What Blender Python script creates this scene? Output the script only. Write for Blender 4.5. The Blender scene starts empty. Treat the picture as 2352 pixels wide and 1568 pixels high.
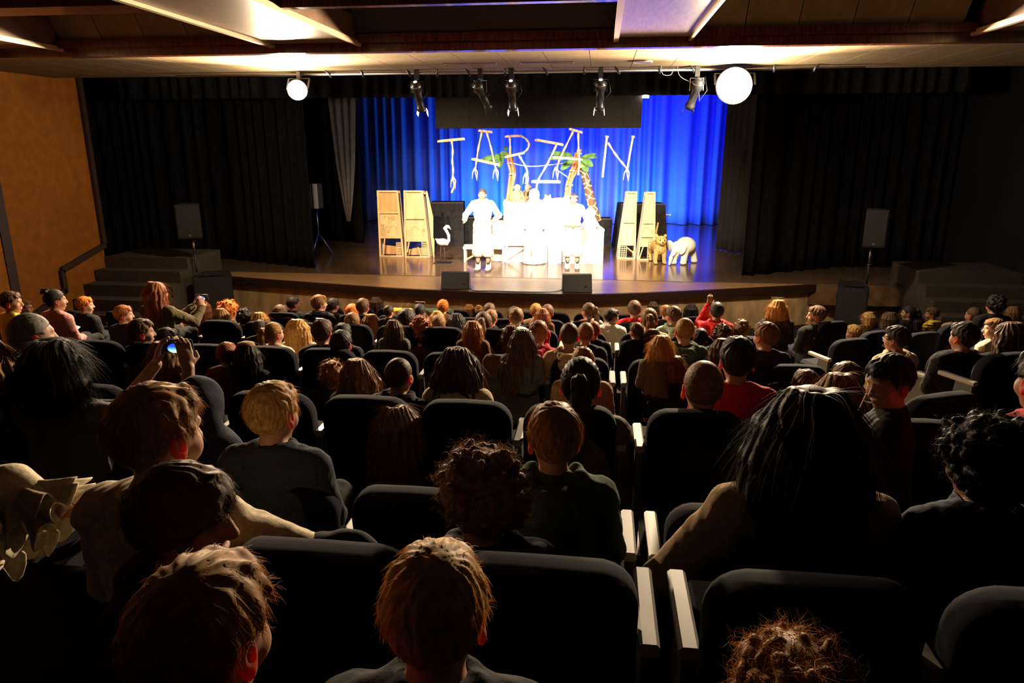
import bpy, math, random
import numpy as np
from mathutils import Vector, Matrix, Euler

# ------------------------------------------------------------------ camera, world, lights, exposure
scene = bpy.context.scene
C = scene.collection
F_PX, ZC = 1620.0, 3.56
PITCH, YAW = math.atan((784 - 340) / F_PX), math.radians(7)
cam_d = bpy.data.cameras.new('camera'); cam = bpy.data.objects.new('camera', cam_d); C.objects.link(cam)
cam_d.sensor_width = 36.0; cam_d.lens = 36.0 * F_PX / 2352.0; cam_d.clip_start = 0.05; cam_d.clip_end = 200
cam.location = (0, 0, ZC); cam.rotation_euler = (math.pi / 2 - PITCH, 0, YAW)
scene.camera = cam
vs = scene.view_settings
vs.view_transform = 'Standard'; vs.look = 'None'; vs.gamma = 1.0; vs.exposure = 0.0; vs.use_curve_mapping = False
scene.cycles.use_denoising = True
scene.cycles.max_bounces = 6; scene.cycles.diffuse_bounces = 3; scene.cycles.glossy_bounces = 3
scene.cycles.transmission_bounces = 4; scene.cycles.transparent_max_bounces = 4
scene.cycles.sample_clamp_indirect = 4.0
scene.cycles.caustics_reflective = False; scene.cycles.caustics_refractive = False

world = bpy.data.worlds.new('world'); scene.world = world; world.use_nodes = True
world.node_tree.nodes['Background'].inputs[0].default_value = (0.35, 0.37, 0.45, 1)
world.node_tree.nodes['Background'].inputs[1].default_value = 0.0

STAGE_Z = 1.0
RAIL_V, RAIL_Z = 11.6, 4.70
def light(kind, name, loc, target, power, color, size=0.1, angle=60, blend=0.5):
    d = bpy.data.lights.new(name, kind); d.energy = power; d.color = color
    if kind == 'SPOT':
        d.spot_size = math.radians(angle); d.spot_blend = blend; d.shadow_soft_size = size
    elif kind == 'AREA':
        d.shape = 'RECTANGLE'; d.size = size[0]; d.size_y = size[1]
    else:
        d.shadow_soft_size = size
    o = bpy.data.objects.new(name, d); C.objects.link(o); o.location = loc
    v = Vector(target) - Vector(loc); o.rotation_euler = v.to_track_quat('-Z', 'Y').to_euler()
    return o
WARM = (1.0, 0.86, 0.66); WHITE = (1.0, 0.95, 0.88)
# the three lit profile spots on the lighting bar, aimed at the middle of the stage
light('SPOT', 'spot_light', (-2.95, 11.85, 4.22), (-2.3, 15.6, 1.9), 1700, WHITE, 0.05, 64, 0.9)
light('SPOT', 'spot_light', (-1.42, 11.85, 4.22), (-1.4, 16.0, 1.5), 2600, WHITE, 0.05, 50, 0.6)
light('SPOT', 'spot_light', (-0.05, 11.85, 4.22), (-0.5, 15.8, 1.8), 2100, WHITE, 0.05, 64, 0.9)
# warm wash from further along the bar
light('SPOT', 'wash_light', (-4.2, 11.9, 4.35), (-3.6, 16.2, 2.3), 2000, (1, .72, .42), 0.06, 64, 0.9)
light('SPOT', 'wash_light', (1.39, 11.9, 4.30), (.6, 16.2, 2.4), 2100, (1, .76, .48), 0.06, 64, 0.9)
# the two lamps that shine at the audience; added points brighten soffit and drapes
light('POINT', 'lamp_light', (-4.90, 11.15, 4.42), (0, 0, 0), 280, (1, .84, .62), 0.10)
light('SPOT', 'lamp_light', (-4.90, 11.20, 4.42), (-3.0, 3.0, 2.4), 3900, (1, .72, .44), 0.12, 150, 0.6)
light('POINT', 'lamp_light', (1.90, 11.05, 4.40), (0, 0, 0), 480, (1, .85, .64), 0.14)
light('SPOT', 'lamp_light', (1.90, 11.10, 4.40), (0.2, 3.0, 2.4), 5900, (1, .74, .46), 0.16, 150, 0.6)
# blue floor washes at the foot of the back curtain
for x, p, c in ((-4.6, 110, (.06, .45, 1)), (-3.3, 330, (.02, .55, 1)), (-2.0, 230, (.55, .08, 1)), (-0.9, 260, (.05, .40, 1)), (.25, 190, (.55, .08, 1)), (1.2, 340, (.02, .52, 1)), (2.6, 170, (.05, .18, 1))):
    light('SPOT', 'floor_wash_light', (x, 23.6, 1.25), (x, 25.2, 2.2), p * 1.25, c, 0.15, 150, 1.0)
for x, p in ((-4.2, 500), (-1.6, 1500), (1.0, 1500), (3.0, 1500)):
    light('SPOT', 'blue_wash_light', (x, 22.2, 6.0), (x, 25.3, 3.6), p * .25, (.09, .035, 1), 0.2, 95, 1.0)

# ------------------------------------------------------------------ pixel helpers (2352 x 1568 frame)
_cp, _sp, _cy, _sy = math.cos(PITCH), math.sin(PITCH), math.cos(YAW), math.sin(YAW)
_fw = Vector((-_sy * _cp, _cy * _cp, -_sp)); _rt = Vector((_cy, _sy, 0)); _up = Vector((-_sy * _sp, _cy * _sp, _cp))
def ray(x, y): return _fw + _rt * ((x - 1176) / F_PX) - _up * ((y - 784) / F_PX)
def P(x, y, v):
    d = ray(x, y); t = v / d.y
    return Vector((d.x * t, v, ZC + d.z * t))
def PZ(x, y, z):
    d = ray(x, y); t = (z - ZC) / d.z
    return Vector((d.x * t, d.y * t, z))
def depth(p): return (Vector(p) - Vector((0, 0, ZC))).dot(_fw)
rnd = random.Random(7)

# ------------------------------------------------------------------ materials
MATS = {}
def mat(name, col, rough=0.6, spec=0.4, metal=0.0, noise=0.0, scale=20.0, emit=None, emit_str=0.0, bump=0.0, sheen=0.0, stretch=(1, 1, 1), coat=0.0, transl=0.0, transl_col=None, col2=None):
    if name in MATS: return MATS[name]
    m = bpy.data.materials.new(name); m.use_nodes = True; nt = m.node_tree; n = nt.nodes; b = n['Principled BSDF']
    b.inputs['Base Color'].default_value = (*col, 1); b.inputs['Roughness'].default_value = rough
    b.inputs['Specular IOR Level'].default_value = spec; b.inputs['Metallic'].default_value = metal
    if sheen: b.inputs['Sheen Weight'].default_value = sheen
    if coat: b.inputs['Coat Weight'].default_value = coat; b.inputs['Coat Roughness'].default_value = 0.08
    if emit: b.inputs['Emission Color'].default_value = (*emit, 1); b.inputs['Emission Strength'].default_value = emit_str
    if noise or bump or col2:
        tc = n.new('ShaderNodeTexCoord'); mp = n.new('ShaderNodeMapping'); mp.inputs['Scale'].default_value = stretch
        tx = n.new('ShaderNodeTexNoise'); tx.inputs['Scale'].default_value = scale; tx.inputs['Detail'].default_value = 4
        nt.links.new(tc.outputs['Object'], mp.inputs[0]); nt.links.new(mp.outputs[0], tx.inputs['Vector'])
        if noise or col2:
            r = n.new('ShaderNodeValToRGB'); r.color_ramp.elements[0].position = .3; r.color_ramp.elements[1].position = .7
            c2 = col2 or tuple(min(1, c * (1 + noise)) for c in col)
            r.color_ramp.elements[0].color = (*[c * (1 - noise) for c in col], 1); r.color_ramp.elements[1].color = (*c2, 1)
            nt.links.new(tx.outputs[0], r.inputs[0]); nt.links.new(r.outputs[0], b.inputs['Base Color'])
        if bump:
            bp = n.new('ShaderNodeBump'); bp.inputs['Strength'].default_value = bump; bp.inputs['Distance'].default_value = .01
            nt.links.new(tx.outputs[0], bp.inputs['Height']); nt.links.new(bp.outputs[0], b.inputs['Normal'])
    if transl:
        t = n.new('ShaderNodeBsdfTranslucent'); t.inputs[0].default_value = (*(transl_col or col), 1)
        mx = n.new('ShaderNodeMixShader'); mx.inputs[0].default_value = transl
        nt.links.new(b.outputs[0], mx.inputs[1]); nt.links.new(t.outputs[0], mx.inputs[2])
        nt.links.new(mx.outputs[0], n['Material Output'].inputs[0])
    MATS[name] = m
    return m

# ------------------------------------------------------------------ object helpers
def tag(o, label=None, cat=None, group=None, kind=None):
    if label: o['label'] = label
    if cat: o['category'] = cat
    if group: o['group'] = group
    if kind: o['kind'] = kind
    return o
def link(name, data, parent=None):
    o = bpy.data.objects.new(name, data); C.objects.link(o)
    if parent is not None: o.parent = parent
    return o
def empty(name, loc=(0, 0, 0), rz=0.0):
    o = link(name, None); o.location = loc; o.rotation_euler = (0, 0, rz); o.empty_display_size = .1
    return o
def mesh_np(name, V, Q, smooth=True, m=None):
    V = np.asarray(V, dtype=np.float32); Q = np.asarray(Q, dtype=np.int32)
    me = bpy.data.meshes.new(name); me.vertices.add(len(V)); me.vertices.foreach_set('co', V.ravel())
    k = Q.shape[1]; me.loops.add(Q.size); me.loops.foreach_set('vertex_index', Q.ravel())
    me.polygons.add(len(Q)); me.polygons.foreach_set('loop_start', np.arange(0, Q.size, k, dtype=np.int32))
    me.polygons.foreach_set('loop_total', np.full(len(Q), k, dtype=np.int32))
    me.polygons.foreach_set('use_smooth', np.full(len(Q), smooth))
    me.update(calc_edges=True); me.validate()
    if m: me.materials.append(m)
    return me

class MB:
    """collects simple solids into one mesh"""
    def __init__(s): s.v = []; s.f = []; s.sm = []
    def add(s, vs, fs, smooth=False):
        o = len(s.v); s.v += [tuple(v) for v in vs]; s.f += [tuple(i + o for i in f) for f in fs]; s.sm += [smooth] * len(fs)
        return s
    def box(s, lo, hi, M=None):
        x0, y0, z0 = lo; x1, y1, z1 = hi
        vs = [Vector(p) for p in ((x0, y0, z0), (x1, y0, z0), (x1, y1, z0), (x0, y1, z0), (x0, y0, z1), (x1, y0, z1), (x1, y1, z1), (x0, y1, z1))]
        if M: vs = [M @ v for v in vs]
        return s.add(vs, [(0, 3, 2, 1), (4, 5, 6, 7), (0, 1, 5, 4), (1, 2, 6, 5), (2, 3, 7, 6), (3, 0, 4, 7)])
    def bar(s, a, b, w, d=None, up=(0, 0, 1)):
        """rectangular bar from a to b"""
        a, b = Vector(a), Vector(b); d = d or w; t = (b - a); L = t.length; t.normalize()
        x = t.cross(Vector(up));
        if x.length < 1e-4: x = t.cross(Vector((0, 1, 0)))
        x.normalize(); y = x.cross(t)
        M = Matrix(((x.x, t.x, y.x, a.x), (x.y, t.y, y.y, a.y), (x.z, t.z, y.z, a.z), (0, 0, 0, 1)))
        return s.box((-w / 2, 0, -d / 2), (w / 2, L, d / 2), M)
    def tube(s, pts, radii, n=8, cap=True, smooth=True):
        pts = [Vector(p) for p in pts]
        if not hasattr(radii, '__len__'): radii = [radii] * len(pts)
        t0 = (pts[1] - pts[0]).normalized(); ref = Vector((0, 0, 1)) if abs(t0.z) < .9 else Vector((1, 0, 0))
        x = t0.cross(ref).normalized(); vs = []; fs = []
        for i, p in enumerate(pts):
            t = (pts[min(i + 1, len(pts) - 1)] - pts[max(i - 1, 0)]).normalized()
            x = (x - t * x.dot(t)).normalized(); y = t.cross(x)
            for k in range(n):
                a = 2 * math.pi * k / n; vs.append(p + (x * math.cos(a) + y * math.sin(a)) * radii[i])
        for i in range(len(pts) - 1):
            for k in range(n): fs.append((i * n + k, i * n + (k + 1) % n, (i + 1) * n + (k + 1) % n, (i + 1) * n + k))
        s.add(vs, fs, smooth)
        if cap:
            o = len(s.v) - len(vs); s.f.append(tuple(o + k for k in range(n))[::-1]); s.sm.append(False)
            s.f.append(tuple(o + (len(pts) - 1) * n + k for k in range(n))); s.sm.append(False)
        return s
    def prism(s, poly, lo, hi, axis='y', M=None):
        """extrude a 2D polygon (a, b) along an axis"""
        f = {'y': lambda a, b, c: (a, c, b), 'z': lambda a, b, c: (a, b, c), 'x': lambda a, b, c: (c, a, b)}[axis]
        n = len(poly); vs = [Vector(f(a, b, lo)) for a, b in poly] + [Vector(f(a, b, hi)) for a, b in poly]
        if M: vs = [M @ v for v in vs]
        return s.add(vs, [tuple(range(n))[::-1], tuple(range(n, 2 * n))] + [(i, (i + 1) % n, n + (i + 1) % n, n + i) for i in range(n)])
    def mesh(s, name, m=None):
        me = bpy.data.meshes.new(name); me.from_pydata(s.v, [], s.f)
        me.polygons.foreach_set('use_smooth', s.sm); me.update()
        if m: me.materials.append(m)
        return me
    def build(s, name, m, parent=None, recentre=False):
        return link(name, s.mesh(name, m), parent)

# ------------------------------------------------------------------ implicit surfaces (smooth blends, surface nets)
class Field:
    def __init__(s, lo, hi, h, far=.09):
        s.h = h; s.lo = np.array(lo, float); n = np.ceil((np.array(hi) - s.lo) / h).astype(int) + 1
        s.ax = [(s.lo[i] + h * np.arange(n[i])).astype(np.float32) for i in range(3)]
        s.f = np.full(n, far, np.float32)
    def sub(s, lo, hi):
        sl = []
        for i in range(3):
            a = int(np.searchsorted(s.ax[i], lo[i])); b = int(np.searchsorted(s.ax[i], hi[i])); sl.append(slice(max(a - 1, 0), max(b + 1, 1)))
        return tuple(sl), np.ix_(*[s.ax[i][sl[i]] for i in range(3)])
    def blend(s, sl, d, k, op='u'):
        a = s.f[sl]
        if op == 'u':
            h = np.maximum(k - np.abs(a - d), 0) / max(k, 1e-6); s.f[sl] = np.minimum(a, d) - h * h * k * .25
        else:
            d = -d if op == 's' else d
            h = np.maximum(k - np.abs(a - d), 0) / max(k, 1e-6); s.f[sl] = np.maximum(a, d) + h * h * k * .25
    def cap(s, a, b, ra, rb=None, k=.02, op='u', pad=.05):
        rb = ra if rb is None else rb; a = np.array(a, float); b = np.array(b, float); r = max(ra, rb) + pad
        sl, (x, y, z) = s.sub(np.minimum(a, b) - r, np.maximum(a, b) + r)
        ab = b - a; L = max(ab.dot(ab), 1e-9)
        t = np.clip(((x - a[0]) * ab[0] + (y - a[1]) * ab[1] + (z - a[2]) * ab[2]) / L, 0, 1)
        d = np.sqrt((x - a[0] - ab[0] * t) ** 2 + (y - a[1] - ab[1] * t) ** 2 + (z - a[2] - ab[2] * t) ** 2) - (ra + (rb - ra) * t)
        s.blend(sl, d, k, op); return s
    def ell(s, c, r, k=.02, R=None, op='u', pad=.05):
        c = np.array(c, float); r = np.array(r, float); q = max(r) if R is not None else r
        sl, (x, y, z) = s.sub(c - q - pad, c + q + pad)
        x, y, z = x - c[0], y - c[1], z - c[2]
        if R is not None:
            M = np.array(R.to_matrix().transposed()) if hasattr(R, 'to_matrix') else np.array(R)
            x, y, z = (M[0][0] * x + M[0][1] * y + M[0][2] * z, M[1][0] * x + M[1][1] * y + M[1][2] * z, M[2][0] * x + M[2][1] * y + M[2][2] * z)
        k0 = np.sqrt((x / r[0]) ** 2 + (y / r[1]) ** 2 + (z / r[2]) ** 2); k1 = np.sqrt((x / r[0] ** 2) ** 2 + (y / r[1] ** 2) ** 2 + (z / r[2] ** 2) ** 2)
        s.blend(sl, (k0 * (k0 - 1) / np.maximum(k1, 1e-6)).astype(np.float32), k, op); return s
    def grid(s): return np.ix_(*s.ax)
    def net(s):
        f = s.f; n = np.array(f.shape); neg = f < 0
        cs = np.zeros(n - 1, np.int8); pos = np.zeros((*(n - 1), 3), np.float32)
        for ax in range(3):
            o1, o2 = [i for i in range(3) if i != ax]
            a = [slice(None)] * 3; b = [slice(None)] * 3; a[ax] = slice(0, -1); b[ax] = slice(1, None)
            fa, fb = f[tuple(a)], f[tuple(b)]; cr = (neg[tuple(a)] != neg[tuple(b)])
            t = np.where(cr, fa / np.where(cr, fa - fb, 1), 0)
            for i in (0, 1):
                for j in (0, 1):
                    sl = [slice(None)] * 3; sl[o1] = slice(i, i + n[o1] - 1); sl[o2] = slice(j, j + n[o2] - 1); sl = tuple(sl)
                    c = cr[sl]; cs += c; pos[..., ax] += np.where(c, t[sl], 0); pos[..., o1] += c * i; pos[..., o2] += c * j
        m = cs > 0; idx = np.full(n - 1, -1, np.int32); idx[m] = np.arange(m.sum())
        ijk = np.argwhere(m); V = (ijk + pos[m] / cs[m][:, None]) * s.h + s.lo
        Q = []
        for ax in range(3):
            o1, o2 = [(1, 2), (2, 0), (0, 1)][ax]
            a = [slice(1, -1)] * 3; b = [slice(1, -1)] * 3; a[ax] = slice(0, -1); b[ax] = slice(1, None)
            na, nb = neg[tuple(a)], neg[tuple(b)]; e = np.argwhere(na != nb)
            if not len(e): continue
            flip = na[tuple(e.T)]; base = e.copy(); base[:, o1] += 1; base[:, o2] += 1
            q = []
            for d1, d2 in ((-1, -1), (0, -1), (0, 0), (-1, 0)):
                cc = base.copy(); cc[:, o1] += d1; cc[:, o2] += d2; q.append(idx[tuple(cc.T)])
            q = np.stack(q, 1); q[~flip] = q[~flip][:, ::-1]; Q.append(q)
        return V, np.concatenate(Q)
    def mesh(s, name, m=None):
        V, Q = s.net(); return mesh_np(name, V, Q, True, m)

def noise3(x, y, z, scale, seed, octs=5):
    r = np.random.RandomState(seed); o = 0
    for i in range(octs):
        k = r.normal(size=3); k = k / np.linalg.norm(k) * (1 + .5 * r.rand()) * 2 * math.pi / scale
        o = o + np.sin(k[0] * x + k[1] * y + k[2] * z + r.rand() * 6.28)
    return o / octs

# ------------------------------------------------------------------ the setting
def struct(name, mb, m, parent=None):
    o = mb.build(name, m, parent)
    if parent is None: o['kind'] = 'structure'
    return o
M_carpet = mat('dark carpet', (.012, .010, .012), .95, .1, noise=.4, scale=60)
M_stepwood = mat('aisle step wood', (.42, .24, .07), .45, .4, noise=.25, scale=14, stretch=(1, 8, 1))
M_orange = mat('orange painted wall', (.24, .078, .006), .8, .2, noise=.15, scale=6)
M_wallblack = mat('black painted wall', (.010, .010, .012), .9, .1)
M_redwood = mat('varnished red brown wood', (.085, .026, .014), .16, .5, noise=.5, scale=7, stretch=(6, .6, 1), bump=.05)
M_beam = mat('polished brown panel', (.19, .12, .08), .3, .5, noise=.3, scale=6, stretch=(6, .6, 1))
M_trimlight = mat('pale batten', (.55, .42, .28), .35, .4)
M_tile = mat('soffit tile', (.19, .13, .062), .75, .3, noise=.18, scale=9)
M_board = mat('ceiling board', (.17, .13, .08), .65, .3, noise=.3, scale=5, stretch=(1, 1, .4))
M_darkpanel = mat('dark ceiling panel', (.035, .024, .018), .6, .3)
M_black = mat('black steel', (.012, .012, .013), .4, .5)
M_stagefloor = mat('dark stage floor', (.15, .085, .045), .16, .5, noise=.45, scale=5, stretch=(1, 5, 1), bump=.02)
M_apron = mat('apron wood', (.46, .25, .10), .26, .5, noise=.35, scale=4, stretch=(1, 9, 1))
M_riser = mat('stage front panel', (.55, .36, .17), .6, .3, noise=.35, scale=5, stretch=(1, 1, .4))
M_stair = mat('stair stone', (.05, .036, .024), .8, .3, noise=.2, scale=10)

ROWS = [(1.38, 2.67), (2.22, 2.385), (3.25, 2.345), (5.35, 1.968), (7.35, 1.666), (8.95, 1.394), (10.6, 1.113)]
SEAT_H = 0.82
floor = struct('floor', MB().box((-14, 11.25, -.1), (11, 18, .2)).box((-14, -3, .0), (11, 11.25, .15)), M_carpet)
prev = None
for i, (v, z) in enumerate([(.52, 2.95)] + ROWS):
    v0 = v - .46 if i else -2.5
    nxt = ([(.52, 2.95)] + ROWS)
    v1 = nxt[i + 1][0] - .46 if i + 1 < len(nxt) else 11.3
    MB().box((-13, v0, .1), (9.5, v1, z - SEAT_H)).build('step', M_carpet, floor)
    if i: MB().box((1.84, v0 + .02, z - SEAT_H), (2.62, v1 - .05, z - SEAT_H + .025)).build('aisle_step', M_stepwood, floor)

# left wall, pilaster, dark frame
wl = struct('wall_left', MB().box((-10.0, -2, 0), (-9.7, 12.83, 7)), M_orange)
struct('wall_left', MB().box((-9.7, 4.0, 0), (-9.42, 10.15, 7)), M_orange)
struct('trim_1', MB().box((-9.72, 10.15, 0), (-9.40, 10.33, 7)), mat('dark door frame', (.03, .016, .01), .5))
struct('trim_2', MB().box((-9.71, 12.76, 1.75), (-9.63, 12.86, 7)), mat('dark door frame', (0, 0, 0)))
struct('baseboard_left', MB().bar((-9.66, 10.4, .62), (-9.66, 11.6, 1.05), .06, .1).bar((-9.66, 11.6, 1.0), (-9.66, 11.6, 1.42), .06, .1, up=(0, 1, 0)).bar((-9.66, 11.6, 1.42), (-9.66, 12.83, 1.72), .06, .1), mat('dark door frame', (0, 0, 0)))
struct('wall_right', MB().box((7.6, -2, 0), (7.9, 19, 7)), M_wallblack)
struct('wall_back', MB().box((-16, 26.2, 0), (13, 26.5, 7.5)), M_wallblack)
struct('ceiling_stage', MB().box((-16, 12.36, 6.6), (13, 26.5, 6.75)), M_wallblack)
struct('wall_rear', MB().box((-16, -3.3, 0), (13, -3.0, 7.5)), M_wallblack)

# stairs beside the stage
st = empty('stairs', (-8.6, 12.6, .2)); tag(st, 'dark stone stairs climbing beside the orange wall, left of the stage', 'stairs'); st['kind'] = 'structure'
for k in range(6):
    z1 = .42 + k * .215
    MB().box((-1.08, -1.5 + k * .34, 0), (.80 - .03 * k, -1.5 + (k + 1) * .34 + (.9 if k == 5 else 0), z1 - .2)).build('tread', M_stair, st)
st = empty('stairs', (5.9, 13.0, .2)); tag(st, 'dark stone stairs beside the right end of the stage', 'stairs'); st['kind'] = 'structure'
for k in range(6):
    z1 = .38 + k * .2
    MB().box((-.05, -1.2 + k * .36, 0), (1.7, -1.2 + (k + 1) * .36 + (.9 if k == 5 else 0), z1 - .2)).build('tread', M_stair, st)

# stage: curved front edge traced on the stage plane
edge = [PZ(x, y, STAGE_Z) for x, y in ((440, 624), (510, 633), (620, 642), (760, 652), (900, 661), (1100, 669.5), (1300, 674), (1400, 674), (1600, 667), (1820, 656), (1930, 649))]
edge = [Vector((-10.0, edge[0].y + .25, 1))] + edge + [Vector((5.9, edge[-1].y + .1, 1))]
def smooth_line(p, n=5):
    out = []
    for i in range(len(p) - 1):
        a, b, c, d = p[max(i - 1, 0)], p[i], p[i + 1], p[min(i + 2, len(p) - 1)]
        for k in range(n):
            t = k / n; out.append(.5 * ((2 * b) + (c - a) * t + (2 * a - 5 * b + 4 * c - d) * t * t + (3 * b - a - 3 * c + d) * t ** 3))
    return out + [p[-1]]
edge = smooth_line(edge)
AP = 14.15
n = len(edge); mb = MB()
vs_ = []
for e in edge: vs_ += [(e.x, e.y, 1.0), (e.x, max(AP, e.y + .4), 1.0), (e.x, max(AP, e.y + .4), .9), (e.x, e.y, .9)]
mb.add(vs_, [(4 * i + a, 4 * i + 4 + a, 4 * i + 4 + (a + 1) % 4, 4 * i + (a + 1) % 4) for i in range(n - 1) for a in (0,)])
struct('floor_apron', mb, M_apron)
mb = MB(); vs_ = []
for e in edge: vs_ += [(e.x, e.y, 1.004), (e.x, e.y - .05, 1.0), (e.x, e.y - .05, .86), (e.x, e.y + .02, .86), (e.x, e.y + .03, 1.004)]
mb.add(vs_, [(5 * i + a, 5 * i + (a + 1) % 5, 5 * i + 5 + (a + 1) % 5, 5 * i + 5 + a) for i in range(n - 1) for a in range(5)])
struct('trim_3', mb, mat('dark stage nosing', (.03, .014, .008), .35, .5))
mb = MB(); vs_ = []
for e in edge: vs_ += [(e.x, e.y + .02, .9), (e.x, e.y + .02, .0), (e.x, e.y + .15, .0), (e.x, e.y + .15, .9)]
mb.add(vs_, [(4 * i + a, 4 * i + (a + 1) % 4, 4 * i + 4 + (a + 1) % 4, 4 * i + 4 + a) for i in range(n - 1) for a in range(4)])
struct('wall_stage_front', mb, M_riser)
struct('floor_stage', MB().box((-10, AP, .6), (7.6, 26.2, 1.006)), M_stagefloor)

# ceiling: soffit tiles, boarded coffers, varnished beams
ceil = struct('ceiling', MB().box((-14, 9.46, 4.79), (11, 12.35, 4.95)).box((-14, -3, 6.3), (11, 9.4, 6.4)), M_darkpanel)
tile_me = MB().box((-.296, -.272, 0), (.296, .272, .03)).mesh('ceiling_tile', M_tile)
for i in range(34):
    for j in range(5):
        o = link('ceiling_tile', tile_me, ceil); o.location = (-11.3 + i * .6, 9.75 + j * .552, 4.758)
board_me = MB().box((-.296, -.02, 0), (.296, .02, 1.45)).mesh('ceiling_board', M_board)
sl = math.radians(31)
for u0, u1 in ((-13.0, -8.2), (-7.15, -4.25), (1.02, 4.2), (5.25, 10.2)):
    k = 0; u = u0 + .3
    while u < u1:
        o = link('ceiling_board', board_me, ceil); o.location = (u, 9.28, 4.9); o.rotation_euler = (sl, 0, 0); u += .603
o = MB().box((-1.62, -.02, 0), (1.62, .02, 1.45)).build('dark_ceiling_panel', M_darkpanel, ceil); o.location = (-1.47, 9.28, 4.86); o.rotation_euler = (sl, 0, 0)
o = MB().box((-13, 9.30, 4.735), (11, 9.46, 4.83)).build('cross_beam', M_redwood, ceil)
o = MB().box((-13, 9.18, 4.83), (11, 9.40, 4.93)).build('cross_beam', M_redwood, ceil)
o = MB().box((-13, 6.75, 4.86), (-4.2, 7.15, 5.2)).build('cross_beam', M_redwood, ceil)
o = MB().box((-3.1, 6.95, 4.84), (.16, 7.05, 5.2)).build('cross_beam', M_redwood, ceil)
for k, (a, b) in enumerate(((-8.25, -7.2), (-4.21, -3.1), (.16, .99), (4.21, 5.25))):
    MB().box((a, 1.0, 4.835), (b, 9.3, 5.15)).build('ceiling_beam', M_beam, ceil)
    MB().box((a - .06, 1.0, 4.80), (a, 9.3, 4.86)).build('beam_edge_batten', M_trimlight, ceil)
    MB().box((b, 1.0, 4.80), (b + .035, 9.3, 4.86)).build('beam_edge_batten', M_trimlight, ceil)
def on_soffit(name, label, cat, x0, x1, y, kind):
    p = P(x0, y, 10.9); q = P(x1, y, 10.9); e = empty(name, ((p.x + q.x) / 2, 10.9, 4.758)); tag(e, label, cat)
    w = (q.x - p.x) / 2
    if kind == 'slot':
        MB().box((-w, -.06, -.012), (w, -.045, 0)).box((-w, .045, -.012), (w, .06, 0)).box((-w, -.06, -.012), (-w + .015, .06, 0)).box((w - .015, -.06, -.012), (w, .06, 0)).build('frame', M_trimlight, e)
        MB().box((-w, -.045, -.004), (w, .045, 0)).build('slot', M_black, e)
    else:
        MB().tube([(0, 0, -.02), (0, 0, 0)], .12, 24).build('grille', mat('speaker grille', (.12, .12, .13), .5), e)
        MB().tube([(.13 * math.cos(a * math.pi / 12), .13 * math.sin(a * math.pi / 12), -.012) for a in range(25)], .012, 6, cap=False).build('frame', M_trimlight, e)
on_soffit('ceiling_vent', 'narrow slot vent in the soffit, the left of two above the stage', 'vent', 1020, 1140, 134, 'slot')
on_soffit('ceiling_vent', 'narrow slot vent in the soffit, the right of two above the stage', 'vent', 1195, 1318, 131, 'slot')
on_soffit('ceiling_speaker', 'round pale-rimmed fitting in the soffit right of the slot vents', 'speaker', 1462, 1492, 126, 'round')

# ------------------------------------------------------------------ drapes
M_drape = mat('black velvet', (.010, .0095, .010), .95, .05, noise=.3, scale=12)
M_greydrape = mat('grey drape', (.16, .15, .155), .9, .1, noise=.15, scale=10)
M_blue = mat('blue stage curtain', (.10, .20, .82), .8, .12)
def drape(name, path, z0, z1, m, label, cat='curtain', fold=.3, amp=.07, seed=1, gather=None, thick=.012, wob=.0):
    r = random.Random(seed); path = [Vector((p[0], p[1], 0)) for p in path]
    L = [0]
    for a, b in zip(path, path[1:]): L.append(L[-1] + (b - a).length)
    tot = L[-1]; n = max(8, int(tot / (fold / 10)))
    # irregular fold phase
    ph = []; s = 0
    for i in range(n + 1):
        ph.append(s); s += 2 * math.pi / 10 * (1 + .35 * math.sin(i * .13 + seed) + .25 * math.sin(i * .041 + 2 * seed))
    nz = 10; V = []; 
    for j in range(nz + 1):
        tz = j / nz; z = z0 + (z1 - z0) * tz
        for i in range(n + 1):
            d = tot * i / n; k = 0
            while k < len(L) - 2 and L[k + 1] < d: k += 1
            t = (d - L[k]) / (L[k + 1] - L[k]); p = path[k].lerp(path[k + 1], t); q = (path[k + 1] - path[k]).normalized(); nn = Vector((-q.y, q.x, 0))
            a = amp * (1.05 - .35 * tz)
            w = math.sin(ph[i] + .25 * math.sin(tz * 3 + i * .05)); w = math.copysign(abs(w) ** .7, w)
            x = p + nn * (a * w)
            if gather:
                c = path[0].lerp(path[-1], .5); g = np.interp(tz, *gather); x = c + (x - c) * float(g)
            V.append((x.x, x.y, z))
    W = n + 1
    Q = [(j * W + i, j * W + i + 1, (j + 1) * W + i + 1, (j + 1) * W + i) for j in range(nz) for i in range(n)]
    me = mesh_np(name, V, Q, True, m); o = link(name, me)
    md = o.modifiers.new('thickness', 'SOLIDIFY'); md.thickness = thick
    return tag(o, label, cat)
drape('back_curtain', [(-9.3, 25.2), (5.6, 25.2)], 1.02, 6.6, M_blue, 'blue-lit pleated curtain across the back of the stage', fold=.46, amp=.2, seed=3)
drape('stage_curtain', [(-15, 16.6), (-9.0, 15.9), (-6.15, 14.75)], 1.02, 6.6, M_drape, 'black velvet drape framing the left side of the stage', fold=.34, amp=.07, seed=5)
drape('stage_curtain', [(2.98, 14.9), (5.35, 16.4), (10.0, 17.0)], 1.02, 6.6, M_drape, 'black velvet drape framing the right side of the stage', fold=.34, amp=.07, seed=8)
drape('border_curtain', [(-10, 14.4), (6.5, 14.4)], 4.53, 6.6, M_drape, 'black pleated border hanging above the stage opening', fold=.3, amp=.05, seed=9)
drape('wing_curtain', [(-7.9, 19.6), (-6.5, 19.0)], 1.02, 6.6, M_drape, 'narrow black wing drape at the left of the blue curtain', fold=.3, amp=.06, seed=11)
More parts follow.
